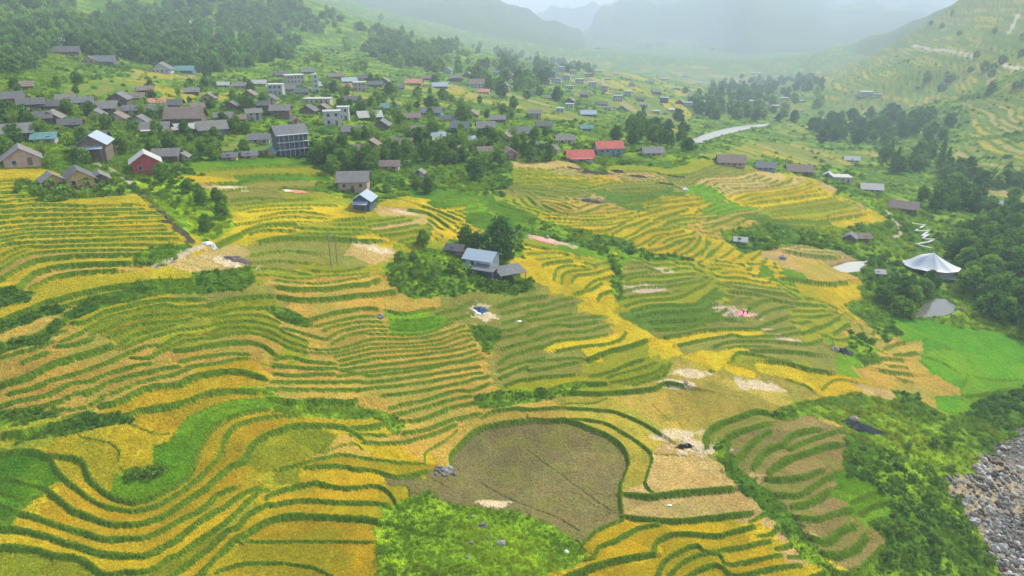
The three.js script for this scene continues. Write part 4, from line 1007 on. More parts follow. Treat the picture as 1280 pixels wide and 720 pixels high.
house(58, 178, 26, 's', 'teal', 'grey', 'below the crowded dark roofs');
const W2 = 'in the crowded dark roofs by the wood';
house(12, 128, 30, 's', 'dark', 'wood', W2); house(24, 148, 26, 's', 'slate', 'wood', W2); house(48, 153, 30, 's', 'dark', 'wood', W2); house(66, 152, 26, 'f', 'grey', 'brick', W2); house(40, 135, 28, 's', 'dark', 'wood', W2); house(62, 137, 26, 's', 'dark', 'navy', W2); house(18, 172, 44, 's', 'grey', 'wood', 'beside the small yellow plot'); house(78, 143, 18, 'f', 'brown', 'cream', W2);
const W3 = 'in the middle of the village';
house(130, 140, 36, 's', 'grey', 'wood', W3); house(122, 148, 20, 'f', 'slate', 'grey', W3); house(166, 142, 24, 's', 'slate', 'white', W3); house(192, 143, 34, 's', 'slate', 'wood', W3); house(216, 135, 28, 's', 'dark', 'wood', W3); house(198, 132, 20, 's', 'orange', 'cream', W3); house(170, 126, 22, 's', 'brown', 'pink', W3);
house(234, 156, 50, 's', 'brown', 'wood', 'with the widest roof of the village', { h: 3.4, pitch: 0.4 }); house(265, 166, 40, 's', 'grey', 'blue', W3, { yaw: 0.25, pitch: 0.38 }); house(196, 166, 36, 's', 'grey', 'wood', W3, { porch: 'white' }); house(230, 165, 26, 's', 'white', 'wood', W3, { h: 1.7 });
house(289, 200, 18, 's', 'slate', 'yellow', 'in the row of huts above the green terraces', { name: 'guest_hut' }); house(313, 198, 18, 's', 'slate', 'yellow', 'in the row of huts above the green terraces', { name: 'guest_hut' }); house(337, 195, 19, 'f', 'teal', 'yellow', 'in the row of huts above the green terraces', { name: 'guest_hut' });
house(364, 192, 46, 's', 'slate', 'navy', 'with white balconies beside the row of huts', { st: 3, h: 2.5, deep: 9, balcony: true, yaw: 0.35, name: 'guest_house' });
house(325, 178, 28, 's', 'slate', 'white', 'behind the black timber guest house'); house(352, 147, 28, 's', 'grey', 'wood', 'behind the black timber guest house', { st: 2 }); house(370, 155, 16, 'f', 'brown', 'yellow', 'behind the black timber guest house');
const W4 = 'in the upper street';
block(416, 156, 24, 2, 'white', 'with pale roof above the tall trees', { roof: 'white' }); block(398, 130, 38, 1, 'cream', W4, { roof: 'white', deep: 7 }); block(395, 116, 7, 4, 'white', 'rising as a thin tower in the upper street', { name: 'stair_tower_house', deep: 5 });
house(360, 114, 26, 's', 'slate', 'grey', W4); house(325, 107, 20, 's', 'white', 'brick', W4); block(368, 104, 26, 2, 'cream', W4); house(410, 110, 26, 's', 'white', 'grey', W4); house(430, 112, 22, 's', 'orange', 'cream', W4); house(437, 104, 22, 's', 'pale', 'pink', W4); block(346, 118, 20, 2, 'grey', W4); house(378, 118, 20, 's', 'dark', 'wood', W4); block(450, 113, 18, 2, 'cream', W4);
house(203, 90, 30, 'f', 'slate', 'white', 'at the edge of the upper wood'); house(232, 91, 26, 's', 'teal', 'blue', 'at the edge of the upper wood'); house(280, 109, 16, 's', 'white', 'white', 'at the edge of the upper wood');
house(85, 68, 30, 's', 'dark', 'wood', 'in the hillside wood'); house(72, 54, 16, 's', 'pale', 'grey', 'in the hillside wood'); house(130, 80, 32, 's', 'slate', 'wood', 'in the hillside wood'); house(112, 78, 16, 'f', 'brown', 'brick', 'in the hillside wood'); house(2, 87, 14, 's', 'dark', 'brick', 'in the hillside wood');
const W5 = 'among the trees of the lower village';
house(518, 106, 26, 's', 'orange', 'pink', 'above the pale paddies'); house(550, 110, 24, 's', 'pale', 'blue', 'above the pale paddies'); house(600, 110, 34, 's', 'brown', 'white', 'above the pale paddies', { st: 2 }); house(605, 117, 18, 's', 'orange', 'cream', 'above the pale paddies');
house(487, 138, 26, 's', 'teal', 'blue', W5); house(540, 144, 32, 's', 'slate', 'teal', W5); house(576, 166, 28, 's', 'slate', 'blue', W5, { h: 3.2, pitch: 0.4 }); house(607, 166, 28, 's', 'grey', 'brick', W5, { h: 3.4, pitch: 0.4 }); house(652, 170, 38, 's', 'slate', 'wood', W5); block(430, 150, 16, 2, 'white', W5); house(462, 150, 36, 's', 'white', 'wood', W5); house(443, 168, 32, 's', 'grey', 'white', W5); house(515, 150, 24, 's', 'brown', 'white', W5); house(500, 185, 40, 's', 'brown', 'brick', W5); house(488, 211, 28, 's', 'brown', 'cream', W5); house(548, 173, 20, 's', 'pale', 'grey', W5); house(540, 179, 28, 's', 'white', 'white', W5, { h: 1.4 }); house(585, 178, 20, 's', 'pale', 'grey', W5); house(636, 196, 28, 'f', 'brown', 'pink', W5); house(525, 220, 10, 'f', 'grey', 'grey', W5);
house(443, 237, 46, 's', 'grey', 'brick', 'above the gold terraces', { h: 3.6, deep: 8, yaw: -0.1 }); house(456, 260, 30, 'f', 'pale', 'navy', 'in front of the tan brick longhouse', { h: 3.2, yaw: -0.25, porch: 'pale' });
house(724, 200, 42, 's', 'red', 'white', 'beside the reaped straw fields', { yaw: 0.2, porch: 'red' }); house(760, 192, 42, 's', 'red', 'teal', 'beside the reaped straw fields', { h: 3.4, yaw: 0.25 });
house(706, 178, 28, 's', 'grey', 'white', 'behind the two red roofs'); house(733, 163, 18, 's', 'teal', 'grey', 'behind the two red roofs'); house(815, 194, 32, 's', 'grey', 'grey', 'among trees past the red roofs'); house(735, 145, 24, 's', 'pale', 'blue', 'behind the two red roofs');
const W6 = 'on the spur above the fan of terraces';
house(913, 206, 40, 's', 'brown', 'brick', W6, { yaw: 0.05, deep: 8 }); house(956, 212, 28, 's', 'slate', 'teal', W6, { yaw: 0.05 }); house(998, 217, 36, 's', 'brown', 'wood', W6, { yaw: 0.1 }); house(1035, 222, 14, 'f', 'pale', 'white', W6); block(1050, 227, 24, 1, 'grey', 'with white roof on the spur', { roof: 'white', deep: 8 }); house(1088, 239, 28, 's', 'white', 'grey', 'at the end of the spur among trees'); house(1064, 201, 20, 's', 'white', 'white', 'in the open field beyond the spur', { h: 1.4 });
house(1062, 300, 16, 'f', 'slate', 'wood', 'beside the grey ploughed plot', { name: 'field_hut' }); house(1076, 300, 20, 's', 'brown', 'wood', 'beside the grey ploughed plot', { name: 'field_hut', yaw: 0.4 }); house(1128, 263, 36, 's', 'brown', 'wood', 'at the head of the concrete track', { deep: 7 });
house(1097, 345, 13, 's', 'white', 'white', 'beside the pond', { name: 'pump_house', h: 1.8 }); house(925, 303, 16, 's', 'white', 'grey', 'half sunk in the bank above the gold plots', { name: 'field_hut', h: 1.2 }); house(1245, 258, 18, 's', 'white', 'grey', 'by the sand heap in the grove'); house(1272, 268, 18, 's', 'grey', 'grey', 'by the sand heap in the grove');
const W7 = 'in the far town';
for (const [x, y, w, st, c] of [[672, 92, 10, 2, 'white'], [682, 86, 10, 3, 'blue'], [690, 97, 12, 3, 'blue'], [700, 90, 11, 3, 'grey'], [708, 100, 13, 2, 'white'], [716, 92, 10, 2, 'cream'], [696, 104, 14, 2, 'white'], [684, 106, 10, 2, 'cream'], [724, 104, 12, 2, 'grey'], [735, 96, 9, 2, 'pink'], [662, 100, 10, 2, 'grey'], [712, 110, 12, 1, 'white'], [740, 108, 11, 2, 'white'], [756, 114, 10, 2, 'cream'], [772, 126, 14, 2, 'white'], [784, 120, 9, 2, 'grey'], [830, 128, 12, 2, 'navy'], [846, 112, 10, 1, 'white'], [884, 132, 18, 2, 'white'], [905, 134, 14, 1, 'grey'], [935, 130, 14, 2, 'white'], [950, 131, 22, 1, 'white'], [968, 134, 12, 1, 'pink'], [1082, 119, 16, 2, 'white'], [1096, 120, 12, 1, 'white'], [872, 104, 12, 1, 'white'], [945, 92, 12, 1, 'white'], [650, 104, 8, 1, 'white'], [760, 100, 9, 1, 'white'], [805, 134, 12, 1, 'grey'], [680, 98, 9, 1, 'cream'], [698, 84, 8, 2, 'white'], [722, 84, 8, 1, 'white'], [748, 90, 8, 1, 'grey'], [770, 94, 8, 1, 'white'], [786, 100, 8, 1, 'cream'], [830, 100, 8, 1, 'white'], [856, 96, 8, 1, 'grey'], [890, 110, 9, 1, 'white'], [912, 118, 10, 1, 'cream'], [900, 126, 10, 2, 'grey'], [930, 108, 9, 1, 'white'], [980, 124, 10, 1, 'white'], [1000, 128, 9, 1, 'cream'], [860, 134, 12, 2, 'white'], [840, 140, 12, 1, 'grey'], [820, 142, 12, 1, 'cream'], [712, 134, 12, 1, 'white'], [700, 140, 12, 1, 'grey'], [760, 138, 12, 1, 'cream']]) block(x, y, w, st, c, x > 860 ? 'by the far river' : W7, { tank: st > 2, roof: hash2(x, y) < 0.3 ? 'slate' : hash2(x, y) < 0.5 ? 'pale' : undefined });
{ // the rest of the houses, packed between the others
  const R6 = ['grey', 'slate', 'brown', 'grey', 'dark', 'brown', 'dark', 'grey'], A6 = ['wood', 'brick', 'grey', 'wood', 'wood', 'cream', 'wood', 'brick'];
  const more = [['in the middle of the village', '148,152,20 176,156,20 152,134,22 245,138,18 280,150,20 300,158,18 90,160,22 105,132,20 84,128,18 30,112,18 182,116,16 240,118,16 262,126,18'], ['in the upper street', '338,128,20 312,122,18 300,110,16 352,96,16 384,92,16 420,98,18 456,100,18 470,108,18 386,142,22 404,140,20 440,128,20 456,136,18 330,140,18 318,150,18 290,136,16'], ['among the trees of the lower village', '478,160,22 520,166,22 560,152,18 590,146,18 622,152,20 632,176,22 664,186,22 606,192,20 574,198,20 680,160,20 668,148,18 690,190,18 465,185,22 440,190,20'], ['above the pale paddies', '480,104,16 498,112,16 535,100,16 570,102,16 585,96,14 630,112,16 640,98,14 622,92,12 560,92,12'], ['between the far town and the river', '670,118,14 690,124,14 712,128,14 730,122,12 752,132,14 778,138,14 800,126,12 820,118,12 850,130,14 790,108,10 812,104,10 866,122,12']];
  for (const [where, list] of more) for (const t of list.split(' ')) { const [x, y, w] = t.split(',').map(Number), k = Math.floor(hash2(x, y * 3) * 8); house(x, y, w * 1.15, hash2(x, y) < 0.25 ? 'f' : 's', R6[k], A6[Math.floor(hash2(y, x) * 8)], where, { st: hash2(x + 1, y) < 0.2 ? 2 : 1 }); }
}
// the farm in the middle of the terraces
{
  const W8 = 'in the farm amid the terraces';
  house(570, 316, 26, 's', 'dark', 'wood', W8 + ' under trees', { yaw: -0.45 }); house(582, 322, 15, 's', 'brown', 'wood', W8, { yaw: -0.45 });
  house(603, 334, 46, 's', 'pale', 'steel', W8, { h: 3.3, deep: 6.5, yaw: -0.45, pitch: 0.26, name: 'barn' });
  const lean = (px, py, w, d, yaw, label) => { const o = new THREE.Group(); o.name = numbered('farm_shed'); const m = part(o, 'roof', boxAt(w, 0.12, d, 0, 0, 0), ROOFM.slate); m.position.y = 2.7; m.rotation.x = 0.16; for (const [a, b] of [[-1, 1], [1, 1], [-1, -1], [1, -1]]) part(o, 'post', boxAt(0.16, 4.4 - b * 0.3, 0.16, a * (w / 2 - 0.3), 0.3, b * (d / 2 - 0.4)), timberM); part(o, 'wall', boxAt(w - 0.8, 3.9, 0.12, 0, 0.35, -d / 2 + 0.5), WALLM.navy); part(o, 'wall', boxAt(0.12, 3.6, d - 1.4, -w / 2 + 0.4, 0.2, 0), WALLM.teal); place(o, px, py, yaw, Math.max(w, d) * 0.6); tag(o, label, 'shed', 'sheds of the farm'); };
  lean(637, 349, 7.6, 5.4, 0.45, 'open shed with broad slate roof at the low end of the farm'); lean(606, 347, 6.4, 3.4, -0.45, 'narrow lean-to with slate roof against the steel blue barn');
  const hay = new THREE.Group();
}
// ---------------------------------------------------------------- white canopy with its walk, poles, tarpaulins, rocks
{
  const o = new THREE.Group(); o.name = 'event_canopy'; const N = 72, M = 16, P = [], I = [], R = (a) => 8.0 * (1 + 0.1 * Math.cos(a * 2) + 0.025 * Math.cos(a * 9 + 0.4));
  for (let j = 0; j <= M; j++) for (let i = 0; i < N; i++) { const a = i / N * 6.2832, t = j / M, r = R(a) * t, y = 2.4 + 4.9 * Math.pow(1 - t, 1.25) + 0.15 * Math.cos(a * 9) * t + 1.3 * Math.exp(-((Math.cos(a) * r + 4) ** 2 + (Math.sin(a) * r) ** 2) / 9); P.push(Math.cos(a) * r * 1.08, y, Math.sin(a) * r * 0.95); }
  for (let j = 0; j < M; j++) for (let i = 0; i < N; i++) { const a = j * N + i, b = j * N + (i + 1) % N; I.push(a, b, a + N, b, b + N, a + N); }
  const g = new THREE.BufferGeometry(); g.setAttribute('position', new THREE.Float32BufferAttribute(P, 3)); g.setIndex(I); g.computeVertexNormals(); part(o, 'canopy', g, mat([0.34, 0.34, 0.355], { side: THREE.DoubleSide, roughness: 0.6 }));
  part(o, 'mast', boxAt(0.25, 7.6, 0.25, 0, 3.1, 0), trimM); for (let k = 0; k < 10; k++) { const a = k / 10 * 6.2832, r = R(a) * 0.93; part(o, 'post', boxAt(0.14, 4.2, 0.14, Math.cos(a) * r * 1.1, 0.5, Math.sin(a) * r * 0.83), trimM); }
  part(o, 'wall', boxAt(6, 2.6, 0.2, 3.5, 0.6, 4.4), WALLM.grey); part(o, 'wall', boxAt(2.4, 2.2, 0.2, 1.2, 0.6, 4.62), WALLM.pink); part(o, 'deck', boxAt(15, 0.4, 11, 0, -0.25, 0), concreteM);
  place(o, 1162, 340, 0.1, 12); tag(o, 'large white peaked fabric canopy beside the wooded stream', 'canopy');
  const z = new THREE.Group(); z.name = 'zigzag_walkway'; z.userData = {}; const q = P2('1140,280 1155,285 1144,290 1160,292 1152,297 1160,296 1153,300 1166,303 1157,306 1146,307 1162,314').map(([a, b]) => put(a, b)); for (const p of q) HOUSE_SPOTS.push([p.x, p.z, 6]); const o0 = q[0].clone(); z.position.copy(o0);
  for (let i = 0; i + 1 < q.length; i++) { const a = q[i], b = q[i + 1], len = Math.hypot(b.x - a.x, b.z - a.z) + 0.9, m = part(z, 'walkway_panel', boxAt(len, 0.14, 0.8, 0, 0, 0), trimM); m.position.set((a.x + b.x) / 2 - o0.x, (a.y + b.y) / 2 - o0.y + 0.95 + (i % 2) * 0.012, (a.z + b.z) / 2 - o0.z); m.rotation.set(0, -Math.atan2(b.z - a.z, b.x - a.x), 0); part(z, 'post', boxAt(0.16, 2.2, 0.16, b.x - o0.x, b.y - o0.y - 0.15, b.z - o0.z), trimM); }
  scene.add(z); tag(z, 'white zigzag walkway climbing the bank behind the canopy', 'walkway');
}
function pole(px, py, h, label) { const o = new THREE.Group(); o.name = numbered('utility_pole'); part(o, 'post', taper([[0, -0.5, 0], [0, h / 2, 0], [0, h, 0]], 0.13, 0.09, 8), timberM); part(o, 'crossarm', boxAt(1.3, 0.12, 0.12, 0, h - 0.5, 0), timberM); for (const k of [-0.65, 0, 0.65]) part(o, 'insulator', boxAt(0.1, 0.22, 0.1, k, h - 0.32, 0), trimM); const p = put(px, py); o.position.copy(p); o.rotation.y = rr(-0.3, 0.3); scene.add(o); tag(o, label, 'pole', 'utility poles'); }
pole(414, 335, 8.4, 'tall slim utility pole, the lower of a pair among the stubble terraces'); pole(421.5, 329, 7.4, 'slim utility pole, the upper of a pair among the stubble terraces'); pole(151, 217, 8, 'slim utility pole beside the winding footpath'); pole(309, 134, 8, 'slim utility pole rising from the middle of the village'); pole(166, 152, 8, 'slim utility pole between the slate roofed houses'); pole(668, 122, 8, 'slim utility pole near the far town');
function sheet(px, py, w, d, color, label, lump = 0.35, cat = 'tarpaulin', rough = 0.6) {
  const n = 14, P = [], I = [], c = put(px, py), sd = px * 0.37; for (let side = 0; side < 2; side++) for (let j = 0; j <= n; j++) for (let i = 0; i <= n; i++) { const u = i / n - 0.5, v = j / n - 0.5, x = u * w * (1 + 0.7 * fbm(v * 5 + sd, 1, 3)) * (1 - 0.9 * v * v), z = v * d * (1 + 0.9 * fbm(u * 5, sd, 3)) * (1 - 1.2 * u * u); P.push(x, groundY(c.x + x, c.z + z) - c.y + (side ? 0.0 : 0.1) + 0.02 + lump * Math.max(0, 0.5 + fbm(u * 5 + sd, v * 5, 3)) * Math.cos(u * 3) * Math.cos(v * 3), z); }
  const m = (n + 1) * (n + 1), q = (a, b, cc2, e) => I.push(a, b, cc2, b, e, cc2); for (let j = 0; j < n; j++) for (let i = 0; i < n; i++) { const a = j * (n + 1) + i; I.push(a, a + n + 1, a + 1, a + 1, a + n + 1, a + n + 2); I.push(a + m, a + m + 1, a + m + n + 1, a + m + 1, a + m + n + 2, a + m + n + 1); }
  const g = new THREE.BufferGeometry(); g.setAttribute('position', new THREE.Float32BufferAttribute(P, 3)); g.setIndex(I); g.computeVertexNormals(); const o = new THREE.Mesh(g, new THREE.MeshPhysicalMaterial({ color: new THREE.Color().setRGB(...color), roughness: rough, specularIntensity: rough < 1 && color[0] > 0.1 ? 0.4 : 0.08, side: THREE.DoubleSide })); o.name = numbered(cat === 'tarpaulin' ? 'tarpaulin' : cat.replace(' ', '_')); o.position.copy(c); scene.add(o); HOUSE_SPOTS.push([c.x, c.z, Math.max(w, d) * 0.75]); tag(o, label, cat); return o;
}
sheet(369, 240, 6.4, 3, [0.55, 0.14, 0.10], 'red tarpaulin spread above the gold terraces'); sheet(360, 239, 3, 2.4, [0.6, 0.45, 0.4], 'pale pink tarpaulin beside the red one above the gold terraces');
sheet(680, 302, 6, 2.6, [0.62, 0.2, 0.16], 'pink tarpaulin laid on straw in the terraces with a person standing by'); sheet(929, 393, 3.4, 2.4, [0.6, 0.2, 0.2], 'pink tarpaulin on straw with two people bending over it', 0.6); sheet(916, 394, 3, 2.2, [0.28, 0.22, 0.15], 'brown heap of threshed straw by the pink tarpaulin', 0.8, 'straw heap', 1);
sheet(601, 388, 3.2, 2.2, [0.03, 0.06, 0.11], 'dark blue tarpaulin heaped on a straw patch below the farm', 1.0); sheet(599, 391, 2.6, 1.0, [0.5, 0.5, 0.5], 'white sheet edge lying in front of the dark blue tarpaulin', 0.1); sheet(649, 402, 0.9, 0.5, [0.8, 0.8, 0.7], 'small white plastic sheet lying on an olive terrace', 0.2); sheet(837, 631, 0.7, 0.4, [0.75, 0.75, 0.72], 'small white plastic bag lying on the straw strip', 0.25); sheet(708, 690, 0.6, 0.5, [0.6, 0.6, 0.6], 'pale plastic scrap on the grassy mound', 0.3);
sheet(262, 307, 2.6, 1.2, [0.6, 0.6, 0.58], 'small white object lying at the top of the footpath below the scrub slope', 0.5); sheet(857, 237, 2.4, 1.6, [0.6, 0.6, 0.6], 'white spot on the reaped plots beside the bright green plot', 0.9);  // plain white lumps for two white things of unknown kind
sheet(855, 559, 3.2, 1.5, [0.012, 0.012, 0.014], 'black burnt ash heap on pale straw', 0.35, 'ash heap', 1); sheet(1080, 535, 9.5, 3.6, [0.006, 0.009, 0.014], 'black wet plastic sheet in a hollow of the green slope', 0.5); sheet(1056, 440, 4.6, 2.4, [0.02, 0.022, 0.025], 'black patch at the side of a tan boulder', 0.9); sheet(298, 325, 4.6, 2.4, [0.10, 0.075, 0.07], 'dark burnt straw heap in the bare field', 0.7, 'ash heap', 1);  // the one by the tan boulder forms the black side of that boulder
for (const [x, y, w] of [[719, 211, 6], [730, 216, 4], [748, 216, 10], [774, 215, 8], [798, 221, 8], [833, 230, 6], [846, 221, 6], [740, 252, 8]]) sheet(x, y, w, 2.6, [0.05, 0.035, 0.03], 'dark burnt straw row on the reaped field below the red roofs', 0.5, 'ash heap', 1).userData.group = 'burnt straw rows';
const rockMats = [mat([0.175, 0.16, 0.14], { map: blotch }), mat([0.27, 0.25, 0.22], { map: blotch }), mat([0.11, 0.1, 0.09], { map: blotch }), mat([0.24, 0.18, 0.12], { map: blotch })];
const rockGeos = [0, 1, 2, 3, 4].map((k) => { const g = new THREE.IcosahedronGeometry(1, 2), p = g.attributes.position; for (let i = 0; i < p.count; i++) { const x = p.getX(i), y = p.getY(i), z = p.getZ(i), s = 0.75 + 0.4 * vnoise(x * 1.4 + k * 7, y * 1.4 + z * 1.9 + k) + 0.15 * vnoise(x * 4 + k, z * 4 + y * 3); p.setXYZ(i, x * s, y * s * 0.68, z * s * 0.85); } g.computeVertexNormals(); return boxUV(g); });
function rock(x, z, s, label, group, k = Math.floor(rnd() * 5), m = Math.floor(rnd() * 3)) { const o = new THREE.Mesh(rockGeos[k], rockMats[m]); o.name = numbered('boulder'); o.position.set(x, groundY(x, z) + s * 0.12, z); o.rotation.set(rr(-0.3, 0.3), rr(0, 6.28), rr(-0.3, 0.3)); o.scale.setScalar(s); scene.add(o); tag(o, label, 'boulder', group); return o; }
const rockPx = (px, py, s, label, group, k, m) => { const [x, z] = spot(px, py); return rock(x, z, s, label, group, k, m); };
rockPx(604, 659, 0.95, 'dark grey boulder, the tallest on the grassy mound', undefined, 0, 2); rockPx(626, 681, 0.85, 'pale grey boulder low on the grassy mound', undefined, 1, 1); rockPx(588, 681, 0.55, 'small grey boulder on the grassy mound', 'small boulders of the mound', 2, 0); rockPx(586, 699, 0.5, 'small grey boulder on the grassy mound', 'small boulders of the mound', 3, 0); rockPx(590, 647, 0.45, 'small grey boulder on the grassy mound', 'small boulders of the mound', 4, 3); rockPx(610, 674, 0.35, 'small grey boulder on the grassy mound', 'small boulders of the mound', 1, 0);
rockPx(551, 588, 1.2, 'grey boulder in the outcrop at the edge of the round field', 'outcrop at the round field', 0, 0); rockPx(560, 589, 1.0, 'grey boulder in the outcrop at the edge of the round field', 'outcrop at the round field', 2, 1); rockPx(566, 591, 0.8, 'grey boulder in the outcrop at the edge of the round field', 'outcrop at the round field', 3, 2); rockPx(556, 594, 0.7, 'grey boulder in the outcrop at the edge of the round field', 'outcrop at the round field', 4, 0); rockPx(545, 592, 0.6, 'grey boulder in the outcrop at the edge of the round field', 'outcrop at the round field', 1, 0);
rockPx(1043, 437, 1.3, 'tan boulder with a black side among the reaped terraces', undefined, 2, 3); rockPx(978, 323, 1.8, 'grey boulder at the corner of the gold plots', undefined, 1, 0); rockPx(1066, 525, 1.3, 'reddish earth boulder above the black sheet in the hollow', undefined, 0, 3); rockPx(857, 481, 0.9, 'grey boulder at the end of a straw patch', undefined, 3, 0); rockPx(476, 396, 1.0, 'grey boulder between tan and bright green plots', undefined, 4, 0);
rockPx(1186, 599, 1.1, 'long dark boulder on the grass beside the stony river bed', undefined, 1, 2); rockPx(1218, 652, 1.5, 'large grey boulder at the edge of the stony river bed', undefined, 3, 1); rockPx(1250, 685, 1.3, 'large pale boulder beside the yellow bush on the river bed', undefined, 0, 1);
// stones of the river bed: the larger ones singly, the rest as gravel
{
  let n = 0; const small = [];
  for (let k = 0; k < 15000; k++) { const px = rr(1190, 1400), py = rr(520, 800), [x, z] = spot(px, py); landAt(x, z, L); if (L.k !== STONE) continue; const s = 0.08 + 0.85 * Math.pow(rnd(), 6); if (s > 0.38 && n < 130 && px < 1290 && py < 725) { n++; rock(x, z, s, 'grey river stone among the stones of the dry river bed', 'stones of the river bed', undefined, rnd() < 0.55 ? 1 : rnd() < 0.5 ? 0 : 2); } else small.push([x, L.y, z, s]); }
  const g = new THREE.IcosahedronGeometry(1, 1), p = g.attributes.position; for (let i = 0; i < p.count; i++) { const x = p.getX(i), y = p.getY(i), z = p.getZ(i), s = 0.8 + 0.3 * vnoise(x * 2 + 3, y * 2 + z * 2); p.setXYZ(i, x * s, y * s * 0.6, z * s * 0.8); } g.computeVertexNormals();
  const im = new THREE.InstancedMesh(g, new THREE.MeshPhysicalMaterial({ roughness: 1, specularIntensity: 0.2 }), small.length), M4 = new THREE.Matrix4(), Q = new THREE.Quaternion(), E = new THREE.Euler(), c = new THREE.Color();
  small.forEach(([x, y, z, s], i) => { E.set(rr(-0.4, 0.4), rr(0, 6.28), rr(-0.4, 0.4)); Q.setFromEuler(E); M4.compose(new THREE.Vector3(x, y + s * 0.2, z), Q, new THREE.Vector3(s, s, s)); im.setMatrixAt(i, M4); const t = Math.pow(rnd(), 1.8) * 0.3 + 0.03, w = rr(0, 0.05) * (t + 0.3); im.setColorAt(i, c.setRGB(t * 1.08 + w, t, t * 0.88 - w * 0.3)); });
  im.name = 'river_gravel'; im.userData.kind = 'stuff'; im.userData.label = 'grey gravel and small stones of the dry river bed'; im.userData.category = 'gravel'; scene.add(im);
}
// water
for (const [k, s] of Object.entries(WATER)) {
  const q = P2(s).map(([a, b]) => spot(a, b)), shp = new THREE.Shape(q.map(([x, z]) => new THREE.Vector2(x, -z))), g = new THREE.ShapeGeometry(shp); g.rotateX(-Math.PI / 2); const p = g.attributes.position; for (let i = 0; i < p.count; i++) p.setY(i, WPOLY[Object.keys(WATER).indexOf(k)].flat ? WPOLY[Object.keys(WATER).indexOf(k)].level : base(p.getX(i), p.getZ(i)) - 0.12); g.computeVertexNormals();
  const m = new THREE.Mesh(g, mat(k === 'pond' ? [0.3, 0.27, 0.21] : k === 'pool' ? [0.09, 0.085, 0.06] : [0.17, 0.16, 0.13], { roughness: k === 'river' ? 0.35 : 0.12 })); m.name = { pool: 'stream_pool', pond: 'pond', river: 'river' }[k]; m.userData.kind = 'structure'; scene.add(m);
}
// ---------------------------------------------------------------- trees that can be told apart
plant('blue', ...spot(624, 318), 1.15, 'large round dark tree standing behind the steel blue barn', 'tree'); plant('dark', ...spot(582, 306), 0.62, 'dusky tree beside the dark farm roof', 'tree'); plant('dark', ...spot(594, 312), 0.6, 'dusky tree between the farm roof and the large round tree', 'tree'); plant('light', ...spot(530, 306), 0.6, 'pale young tree among the terraces beside the farm', 'tree');
plant('banana', ...spot(582, 343), 1.1, 'banana plant beside the steel blue barn', 'banana plant'); 
stand('485,350 505,322 545,318 575,330 580,355 530,366', ['bamboo', 'light', 'shrub', 'banana'], 18, 0.3, 0.5, '@ in the garden beside the farm', 'garden plants of the farm', 1.2);
stand('600,352 665,352 672,364 640,368 605,364', ['shrub'], 12, 0.6, 1, '@ below the farm shed', 'shrubs of the farm', 1);
stand('1190,300 1290,270 1300,420 1255,405 1215,390 1200,350', ['dark', 'mid', 'blue', 'light', 'mid'], 75, 0.85, 1.35, '@ in the dense grove beside the white canopy', 'trees of the grove', 2.2);
stand('1140,215 1290,215 1300,285 1200,290 1180,270 1150,262', ['dark', 'mid', 'light'], 40, 0.8, 1.25, '@ in the grove behind the zigzag walk', 'trees behind the zigzag walk', 3);
stand('1085,350 1150,345 1180,360 1150,378 1110,388 1085,372', ['mid', 'dark', 'shrub', 'light'], 20, 0.45, 0.8, '@ between the canopy and the terraces', 'trees below the canopy', 2);
stand('1118,392 1150,368 1165,370 1150,392 1130,402', ['shrub', 'light'], 12, 0.5, 0.9, '@ on the bank of the stream pool', 'shrubs of the stream pool', 1.4); rockPx(1175, 386, 0.9, 'dark boulder in the stream pool', 'boulders of the stream pool', 0, 2); rockPx(1200, 392, 1.3, 'dark boulder in the stream pool', 'boulders of the stream pool', 1, 2); rockPx(1190, 398, 1.1, 'dark boulder in the stream pool', 'boulders of the stream pool', 3, 0);
stand('1010,150 1140,140 1190,150 1180,180 1020,182', ['dark', 'blue', 'mid'], 64, 0.9, 1.3, '@ in the tree belt beyond the spur', 'tree belt beyond the spur', 2.5);
stand('1085,195 1180,195 1200,228 1095,215', ['tall', 'mid'], 22, 0.9, 1.25, '@ in the tall trees at the end of the spur', 'tall trees at the end of the spur', 3);
stand('1190,205 1290,225 1290,240 1190,222', ['mid', 'dark', 'bamboo'], 14, 0.6, 0.9, '@ along the foot of the hillside', 'trees at the foot of the hillside', 3);
stand('370,190 440,190 460,215 430,225 395,215', ['dark', 'mid', 'light'], 12, 0.7, 1.0, '@ in front of the black timber guest house', 'trees by the guest house', 3);
plant('blue', ...spot(594, 225), 0.95, 'large dark tree above the bright green terraces', 'tree'); plant('light', ...spot(520, 238), 0.6, 'pale tree above the gold terraces', 'tree'); plant('dark', ...spot(535, 243), 0.65, 'dark tree above the gold terraces', 'tree');
plant('blue', ...spot(538, 137), 1.0, 'round dark tree behind the slate roofs', 'tree'); plant('bamboo', ...spot(576, 143), 1.3, 'feathery bamboo clump behind the slate roofs', 'bamboo');
stand('440,170 690,170 690,205 600,215 540,205 460,215', ['dark', 'mid', 'light', 'banana', 'bamboo'], 75, 0.5, 0.95, '@ between the houses of the lower village', 'trees of the lower village', 2.5);
stand('745,150 850,150 860,190 800,185 770,178', ['dark', 'blue', 'mid', 'tall'], 22, 0.8, 1.2, '@ behind the red roofed houses', 'trees behind the red roofs', 3.5);
stand('400,105 680,100 680,150 420,160', ['mid', 'light', 'dark', 'bamboo'], 60, 0.5, 1.0, '@ between the houses of the upper street', 'trees of the upper street', 4);
stand('0,105 330,105 340,200 250,205 160,200 0,215', ['mid', 'light', 'dark', 'bamboo', 'shrub', 'banana'], 120, 0.4, 0.85, '@ between the houses of the hillside village', 'trees of the hillside village', 3);
stand('20,228 150,232 165,246 60,253 20,240', ['banana', 'shrub', 'shrub'], 24, 0.6, 1.0, '@ in front of the yellow plank houses', 'garden plants below the yellow houses', 1.5);
